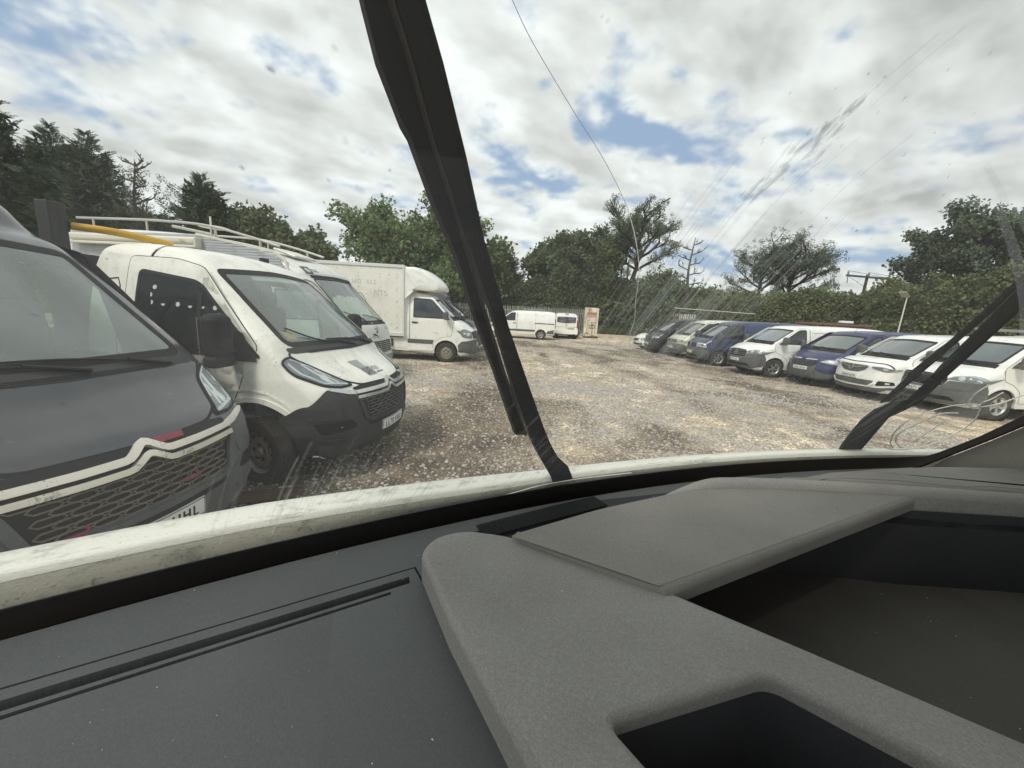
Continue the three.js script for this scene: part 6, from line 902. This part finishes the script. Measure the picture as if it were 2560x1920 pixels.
  { const w = new THREE.Group(); w.name = 'wiper'; w.userData.label = 'short upright black wiper at the right end of the windscreen'; cab.add(w);
    mesh('arm', patch([[.617, -.03], [.576, .021], [.548, .066], [.530, .10], [.527, .128], [.548, .15], [.578, .154], [.606, .128], [.591, .105], [.637, .027], [.668, -.03]], G, { off: .040, thick: .004, h: .03 }), mW2, w);
    mesh('arm_rod', patch([[.574, .150], [.556, .194], [.534, .229], [.511, .28], [.489, .328], [.44, .43], [.474, .43], [.531, .331], [.552, .282], [.580, .21], [.606, .156], [.602, .130]], G, { off: .038, thick: .004, h: .03 }), mW, w);
    mesh('blade', patch([[.504, .145], [.483, .207], [.475, .214], [.468, .273], [.462, .30], [.44, .37], [.40, .47], [.41, .474], [.45, .38], [.474, .318], [.486, .276], [.500, .223], [.503, .21], [.520, .150]], G, { off: .034, thick: .003, h: .03 }), mW2, w);
    mesh('washer_jet', (() => { const a = G(.52, .204, .04), b = G(.575, .20, .045); return rod(a.toArray(), b.toArray(), .009, .012, 10); })(), mW, w);
  }
  // dirty white lip of the bonnet outside the glass
  const mossMap = dataTex(2048, 512, (u, v) => { const a = fbm(u * 26, v * 9, 5, .6), b = vn(u * 700, v * 160), c = fbm(u * 140, v * 40 + 3, 4, .62); const d = sst(.52, .78, a * .55 + c * .45) * .38 + (b > .90 ? .5 * c : 0); const t = 1 - clamp(d, 0, 1) * .6; return [226 * t, 225 * t, 214 * t * (.94 + .06 * t)]; });
  const mossWall = dataTex(2048, 512, (u, v) => { const a = fbm(u * 34, v * 8, 5, .6), b = vn(u * 800, v * 120), c = fbm(u * 180, v * 30 + 3, 4, .62); const d = .12 + sst(.46, .78, a * .5 + c * .5) * .34 + (b > .85 ? .5 * c : 0); const t = 1 - clamp(d, 0, 1) * .62; return [210 * t, 206 * t, 188 * t]; });
  const loft = (prof, ulo, uhi, n, uvk) => { const pos = [], uv = [], idx = []; for (let i = 0; i <= n; i++) { const u = lerp(ulo, uhi, i / n); let l = 0; prof.forEach((p, j) => { const pp = typeof p === 'function' ? p(u) : p; if (j) l += .02; pos.push(u * (1 + (pp[2] || 0)), pp[1], -(base(u) + pp[0])); uv.push((u - ulo) / (uhi - ulo), l * uvk); }); } const m = prof.length; for (let i = 0; i < n; i++) for (let j = 0; j + 1 < m; j++) { const a = i * m + j; idx.push(a, a + m, a + 1, a + 1, a + m, a + m + 1); } const g = new THREE.BufferGeometry(); g.setAttribute('position', new THREE.Float32BufferAttribute(pos, 3)); g.setAttribute('uv', new THREE.Float32BufferAttribute(uv, 2)); g.setIndex(idx); g.computeVertexNormals(); return g; };
  const out = (u) => lut([[-.84, .126], [-.6, .120], [-.385, .096], [-.154, .072], [.1, .060], [.6, .050]], u), rim0 = (u) => lut([[-.8, .050], [-.6, .044], [-.3, .020], [0, .016], [.6, .014]], u);
  mesh('bonnet_edge', loft([(u) => [rim0(u), 1.528], (u) => [rim0(u) + .0015, 1.5345], (u) => [rim0(u) + .005, 1.5375], (u) => [rim0(u) + .012, 1.538], (u) => [lerp(rim0(u) + .012, out(u), .5), 1.536], (u) => [out(u) - .012, 1.531], (u) => [out(u), 1.520], (u) => [out(u) + .004, 1.48], (u) => [out(u) + .02, 1.2], (u) => [out(u) + .03, .5]], -1.0, .92, 120, 3), new THREE.MeshPhysicalMaterial({ map: mossMap, roughness: .5, clearcoat: .3, clearcoatRoughness: .3, bumpMap: withRepeat(grain, 8, 2), bumpScale: .0005 }), cab);
  mesh('scuttle', loft([(u) => [rim0(u) + .0005, 1.529], (u) => [Math.max(rim0(u) - .001, .016), 1.515], (u) => [Math.max(rim0(u) - .006, .046), 1.475], (u) => [Math.max(rim0(u) - .014, .066), 1.45], [.04, 1.44], [.0, 1.42]], -1.0, .92, 100, 5), new THREE.MeshStandardMaterial({ map: mossWall, roughness: .9, bumpMap: withRepeat(grain, 8, 2), bumpScale: .0003 }), cab);
  // dashboard
  const flat = (y, slope = 0) => (u, w, off) => V3(u, y + off + slope * (w - .3), -w);
  const edgeCurve = (lo, hi, d, n = 24) => [...Array(n + 1)].map((_, i) => { const u = lerp(lo, hi, i / n); return [u, base(u) + d]; });
  const dash = new THREE.Group(); dash.name = 'dashboard'; cab.add(dash);
  // black dash top with two demister slots cut through it
  const s1 = (u) => .4095 + (u + .424) * .158 + (u + .424) * (u + .424) * -.02, slotA = [], slotB = [];
  for (let i = 0; i <= 20; i++) { const u = lerp(-.86, -.420, i / 20); slotA.push([u, s1(u)]); }
  const band = (l, a, b) => [...l.map(([u, w]) => [u, w + a]), ...l.slice().reverse().map(([u, w]) => [u, w + b])];
  const hA = band(slotA, .0045, -.0055), hB = band(slotA.slice(0, 20), -.0095, -.0135), hG = [...slotA.map(([u, w]) => [u, w + .0165]), [-.4105, s1(-.412) + .0165], [-.404, .399], [-.4062, .399], [-.4128, s1(-.412) + .0146], ...slotA.slice().reverse().map(([u, w]) => [u, w + .0146])];
  const topPoly = [[-.95, -.25], [-.95, base(-.95) - .025], ...edgeCurve(-.92, .84, -.025), [.92, .30], [.92, -.25]];
  const dashY = (u, w, off) => V3(u, 1.5 + off + .012 * sst(.42, .52, w + .161 * u * u) - .05 * sst(.22, -.1, w), -w);
  mesh('vent_slot', merge([patch(band(slotA, .02, -.02), dashY, { off: -.014, thick: 0, h: .1 })]), mDark, dash);
  // raised grey console with a square pocket
  const cons = roundPoly([[-.372, .165], [-.381, .216], [-.396, .304], [-.408, .418, .02], [-.385, .445, .03], [-.345, .450, .03], [-.292, .420, .02], [-.166, .275], [-.102, .182], [-.026, .069], [.032, -.015], [.065, -.12], [-.33, -.12], [-.35, .05]], .004, 5);
  const pock = roundPoly([[-.308, .180, .010], [-.156, .168, .014], [-.095, .062], [-.03, -.05], [-.25, -.05], [-.29, .11]], .012, 6);
  const thickEdge = (poly, y0, y1, r, inset = 1) => { const P = poly, n = P.length, A = THREE.ShapeUtils.area(P.map((p) => new THREE.Vector2(p[0], p[1]))) > 0 ? 1 : -1; const nrm = P.map((p, i) => { const a = P[(i + n - 1) % n], b = P[(i + 1) % n], dx = b[0] - a[0], dy = b[1] - a[1], l = Math.hypot(dx, dy) || 1; return [A * dy / l * inset, -A * dx / l * inset]; }); const prof = [[-r, y1], [-r * .6, y1 - r * .07], [-r * .3, y1 - r * .28], [-r * .08, y1 - r * .62], [0, y1 - r], [0, y0]]; let per = 0; const pos = [], uv = [], idx = []; for (let i = 0; i <= n; i++) { const k = i % n; if (i) per += Math.hypot(P[k][0] - P[(i - 1) % n][0], P[k][1] - P[(i - 1) % n][1]); for (const [d, y] of prof) { pos.push(P[k][0] + nrm[k][0] * d, y, -(P[k][1] + nrm[k][1] * d)); uv.push(per, d - y); } } const m = prof.length; for (let i = 0; i < n; i++) for (let j = 0; j + 1 < m; j++) { const a = i * m + j; if (A * inset > 0) idx.push(a, a + 1, a + m, a + 1, a + m + 1, a + m); else idx.push(a, a + m, a + 1, a + 1, a + m, a + m + 1); } const g = new THREE.BufferGeometry(); g.setAttribute('position', new THREE.Float32BufferAttribute(pos, 3)); g.setAttribute('uv', new THREE.Float32BufferAttribute(uv, 2)); g.setIndex(idx); g.computeVertexNormals(); return g; };
  const insetPoly = (P, d) => { const n = P.length, A = THREE.ShapeUtils.area(P.map((p) => new THREE.Vector2(p[0], p[1]))) > 0 ? 1 : -1; return P.map((p, i) => { const a = P[(i + n - 1) % n], b = P[(i + 1) % n], dx = b[0] - a[0], dy = b[1] - a[1], l = Math.hypot(dx, dy) || 1; return [p[0] - A * dy / l * d, p[1] + A * dx / l * d]; }); };
  const rC = .0065; mesh('console', merge([patch(insetPoly(cons, rC), flat(1.53), { off: 0, thick: 0, h: .04, holes: [insetPoly(pock, -rC)], uv: (a, b) => [a, b] }), thickEdge(cons, 1.496, 1.53, rC), thickEdge(pock, 1.515, 1.53, rC, -1)]), mConsole, dash);
  const wall = (poly, y0, y1) => { const pos = [], uv = [], idx = [], n = poly.length; let l = 0; for (let i = 0; i <= n; i++) { const p = poly[i % n], q = poly[(i + n - 1) % n]; if (i) l += Math.hypot(p[0] - q[0], p[1] - q[1]); pos.push(p[0], y0, -p[1], p[0], y1, -p[1]); uv.push(l, y0, l, y1); if (i < n) { const k = i * 2; idx.push(k, k + 1, k + 2, k + 1, k + 3, k + 2); } } const g = new THREE.BufferGeometry(); g.setAttribute('position', new THREE.Float32BufferAttribute(pos, 3)); g.setAttribute('uv', new THREE.Float32BufferAttribute(uv, 2)); g.setIndex(idx); const q = g.toNonIndexed(); q.computeVertexNormals(); return q; };
  mesh('pocket', merge([wall(insetPoly(pock, -.0005), 1.40, 1.516), patch(pock, flat(1.40), { off: 0, thick: 0, h: .1 })]), mTray, dash);
  // open tray: floor and walls
  const trayP = [[.06, -.12], [.03, -.01], [-.026, .069], [-.102, .182], [-.166, .275], [-.21, .34], [0, .445], [.16, .425], [.30, .372], [.418, .310], [.60, .232], [.75, .16], [.80, -.12]];
  mesh('dash_top', patch(topPoly, dashY, { off: 0, thick: .012, h: .035, holes: [hA, hB, hG, insetPoly(pock, -.003), trayP.map(([a, b]) => [a, b])], uv: (u, w) => [u, w] }), mDash, dash);
  mesh('tray_floor', patch(trayP, flat(1.372), { off: 0, thick: 0, h: .06, uv: (a, b) => [a, b] }), soft(0x706d68, 9, .9, { roughness: .7 }), dash);
  mesh('tray_wall', wall(trayP, 1.366, 1.5155), mTray, dash);
  // lid over the front of the tray
  const lid = roundPoly([[-.175, .266], [-.06, .275], [.421, .312, .004], [.424, .334, .010], [.32, .378], [.15, .436, .03], [.03, .452, .03], [-.143, .440, .03], [-.296, .414, .01]], .004, 5);
  const rL = .009; { const pos = [], uv = [], idx = [], nU = 30, nV = 14, fr = new THREE.CatmullRomCurve3([[-.178, .2745], [-.06, .2835], [.2, .3035], [.414, .320]].map((p) => V3(p[0], 0, p[1]))), bk = new THREE.CatmullRomCurve3([[-.296, .406], [-.143, .430], [.03, .442], [.143, .425], [.30, .368], [.412, .328]].map((p) => V3(p[0], 0, p[1])));
    for (let i = 0; i <= nU; i++) { const a = fr.getPointAt(i / nU), b = bk.getPointAt(i / nU); for (let j = 0; j <= nV; j++) { const t = j / nV; const u = lerp(a.x, b.x, t), w = lerp(a.z, b.z, t); pos.push(u, 1.5375, -w); uv.push(u, w); } } for (let i = 0; i < nU; i++) for (let j = 0; j < nV; j++) { const a = i * (nV + 1) + j; idx.push(a, a + nV + 1, a + 1, a + 1, a + nV + 1, a + nV + 2); } const g = new THREE.BufferGeometry(); g.setAttribute('position', new THREE.Float32BufferAttribute(pos, 3)); g.setAttribute('uv', new THREE.Float32BufferAttribute(uv, 2)); g.setIndex(idx); g.computeVertexNormals();
    mesh('tray_lid', merge([g, thickEdge(lid, 1.516, 1.5372, rL), patch(insetPoly(lid, .001), flat(1.5162), { off: 0, thick: 0, h: .1 })]), mLid, dash); }
  // rim behind the lid and along the tray
  const rim = [[-.08, .450], [.035, .460], [.143, .441], [.315, .380], [.433, .330], [.60, .256], [.80, .165]];
  const rimG = []; { const pos = [], uv = [], idx = []; const c = new THREE.CatmullRomCurve3(rim.map(([u, w]) => V3(u, 0, w))), n = 60; const prof = [[-.018, 1.50], [-.017, 1.535], [-.012, 1.545], [-.004, 1.549], [.006, 1.548], [.014, 1.54], [.022, 1.51]]; let l = 0, prev = null; for (let i = 0; i <= n; i++) { const p = c.getPoint(i / n), t = c.getTangent(i / n), nx = -t.z, nz = t.x; if (prev) l += p.distanceTo(prev); prev = p; const lift = sst(0, .3, i / n); prof.forEach(([d, y], j) => { const D = d * lerp(.4, 1, lift); pos.push(p.x + nx * D, lerp(1.506, y, lift), -(p.z + nz * D)); uv.push(l, j * .012); }); } const m = prof.length; for (let i = 0; i < n; i++) for (let j = 0; j + 1 < m; j++) { const a = i * m + j; idx.push(a, a + m, a + 1, a + 1, a + m, a + m + 1); } const g = new THREE.BufferGeometry(); g.setAttribute('position', new THREE.Float32BufferAttribute(pos, 3)); g.setAttribute('uv', new THREE.Float32BufferAttribute(uv, 2)); g.setIndex(idx); g.computeVertexNormals(); rimG.push(g); }
  mesh('tray_rim', merge(rimG), mConsole, dash);
  // hood over the instruments, with the slots of the right-hand demister
  const hood = roundPoly([[.235, .415], [.31, .414, .03], [.46, .418, .04], [.66, .384, .04], [.88, .318, .02], [.90, .16], [.74, .19], [.62, .275, .03], [.545, .290, .03], [.45, .345], [.33, .39]], .006, 5);
  const rH = .014; const hoodY = (u, w, off) => V3(u, 1.5455 + off - .012 * sst(.36, .2, u), -w);
  mesh('instrument_hood', merge([patch(insetPoly(hood, rH), hoodY, { off: 0, thick: 0, h: .04, uv: (a, b) => [a, b] }), thickEdge(hood, 1.495, 1.545, rH)]), mLid, dash);
  const sl = [[.225, .421], [.31, .4225], [.46, .4265], [.66, .3935]]; for (const [a, b, m] of [[.004, .010, mDark], [.018, .021, mDark]]) mesh('vent_slot', patch(strip(sl.map(([u, w]) => [u, w + (a + b) / 2]), b - a), flat(1.512), { off: .003, thick: .012, h: .04 }), m, dash);
  mesh('hood_front', patch([[.12, .452], [.2, .440], [.3, .434], [.46, .440], [.7, .408], [.7, .43], [.46, .462], [.3, .456], [.12, .462]], flat(1.516), { off: 0, thick: .02, h: .05, uv: (a, b) => [a, b] }), mLid, dash);
  // ribbed speaker vent
  const ribs = []; for (let i = 0; i < 64; i++) { const t = i / 63, u = lerp(-.318, -.105, t), w = lerp(.452, .482, Math.pow(t, .9)); const g = box(.0013, .003, .034, 0, 0, 0); g.rotateY(.15); g.translate(u, 1.5165, -(w + .006)); ribs.push(g); }
  const sv = mesh('speaker_vent', patch([[-.335, .43], [-.27, .432], [-.14, .460], [.06, .476], [.06, .486], [-.10, .497], [-.25, .487], [-.335, .462]], flat(1.513), { off: 0, thick: .02, h: .05 }), mDark, dash);
  tag(mesh('rib', merge(ribs), MT.rubber, sv), null, null, null, 'stuff');
  // grit that fell on the plastic
  const R = rng(71), cr = []; for (let i = 0; i < 170; i++) { const u = -.8 + R() * 1.3, w = .1 + R() * .4; if (w > base(u) - .03) continue; const inC = inPoly([u, w], cons), inP = inPoly([u, w], pock), inL = inPoly([u, w], lid), inT = inPoly([u, w], trayP); if (inP) continue; const y = inC ? 1.5305 : inL ? 1.5375 : inT ? 1.3725 : 1.5008 + .012 * sst(.42, .52, w + .161 * u * u); const s = .0003 + Math.pow(R(), 4) * .0011; const g = new THREE.TetrahedronGeometry(s); g.scale(1 + R() * 1.2, .6, 1); g.rotateY(R() * 6); g.translate(u, y, -w); cr.push(g); }
  tag(mesh('grit', merge(cr), new THREE.MeshStandardMaterial({ color: 0xc9c8c0, roughness: .9 }), dash), 'pale specks of grit scattered on the dashboard', null, null, 'stuff');
  // pillar trim at the right of the screen
  { const A = [[.800, -.055], [.832, -.002], [.864, .06], [.887, .12], [.902, .2], [.907, .95]], pos = [], uv = [], idx = []; A.forEach(([u, h], i) => { const w = gw(u, h); const row = [[u - .028, 1.53 + h, w - .010], [u + .0, 1.53 + h - .004, w - .022], [u + .05, 1.53 + h - .02, w - .07], [u + .085, 1.53 + h - .05, w - .18], [u + .09, 1.53 + h - .1, w - .34], [u + .09, 1.53 + h - .16, w - .6]]; row.forEach(([a, b, c], j) => { pos.push(a, i === 0 ? b - .05 : b, -c); uv.push(j * .08, h); }); }); const m = 6; for (let i = 0; i + 1 < A.length; i++) for (let j = 0; j + 1 < m; j++) { const a = i * m + j; idx.push(a, a + 1, a + m, a + 1, a + m + 1, a + m); } const g = new THREE.BufferGeometry(); g.setAttribute('position', new THREE.Float32BufferAttribute(pos, 3)); g.setAttribute('uv', new THREE.Float32BufferAttribute(uv, 2)); g.setIndex(idx); g.computeVertexNormals(); mesh('pillar_trim', g, mPillar, cab); }
  // the rest of the cab, behind and above the lens: roof, doors with their window openings, bulkhead, floor
  const mLine = new THREE.MeshStandardMaterial({ color: 0xb9b8b2, roughness: .95 });
  mesh('cab_roof', merge([box(1.9, .05, 1.3, 0, 2.54, .82), box(1.9, .14, .10, 0, 2.50, .16, .03)]), mLine, cab);
  for (const s of [-1, 1]) { const X = s * .985; mesh('cab_door', merge([box(.06, .9, 1.6, X, .88, .70), box(.06, 1.2, .3, X, 1.92, 1.35), box(.06, 1.2, .10, X, 1.92, .42), box(.06, .3, 1.6, X, 2.40, .70)]), mLine, cab); }
  mesh('cab_floor', box(1.95, .06, 2.0, 0, .45, .6), MT.rubber, cab);
  for (const x of [-.47, .47]) mesh('seat', merge([box(.5, .16, .52, x, 1.0, .62, .06), box(.5, .72, .16, x, 1.35, .92, .06)]), MT.seat, cab);
}
renderer.render(scene, camera);
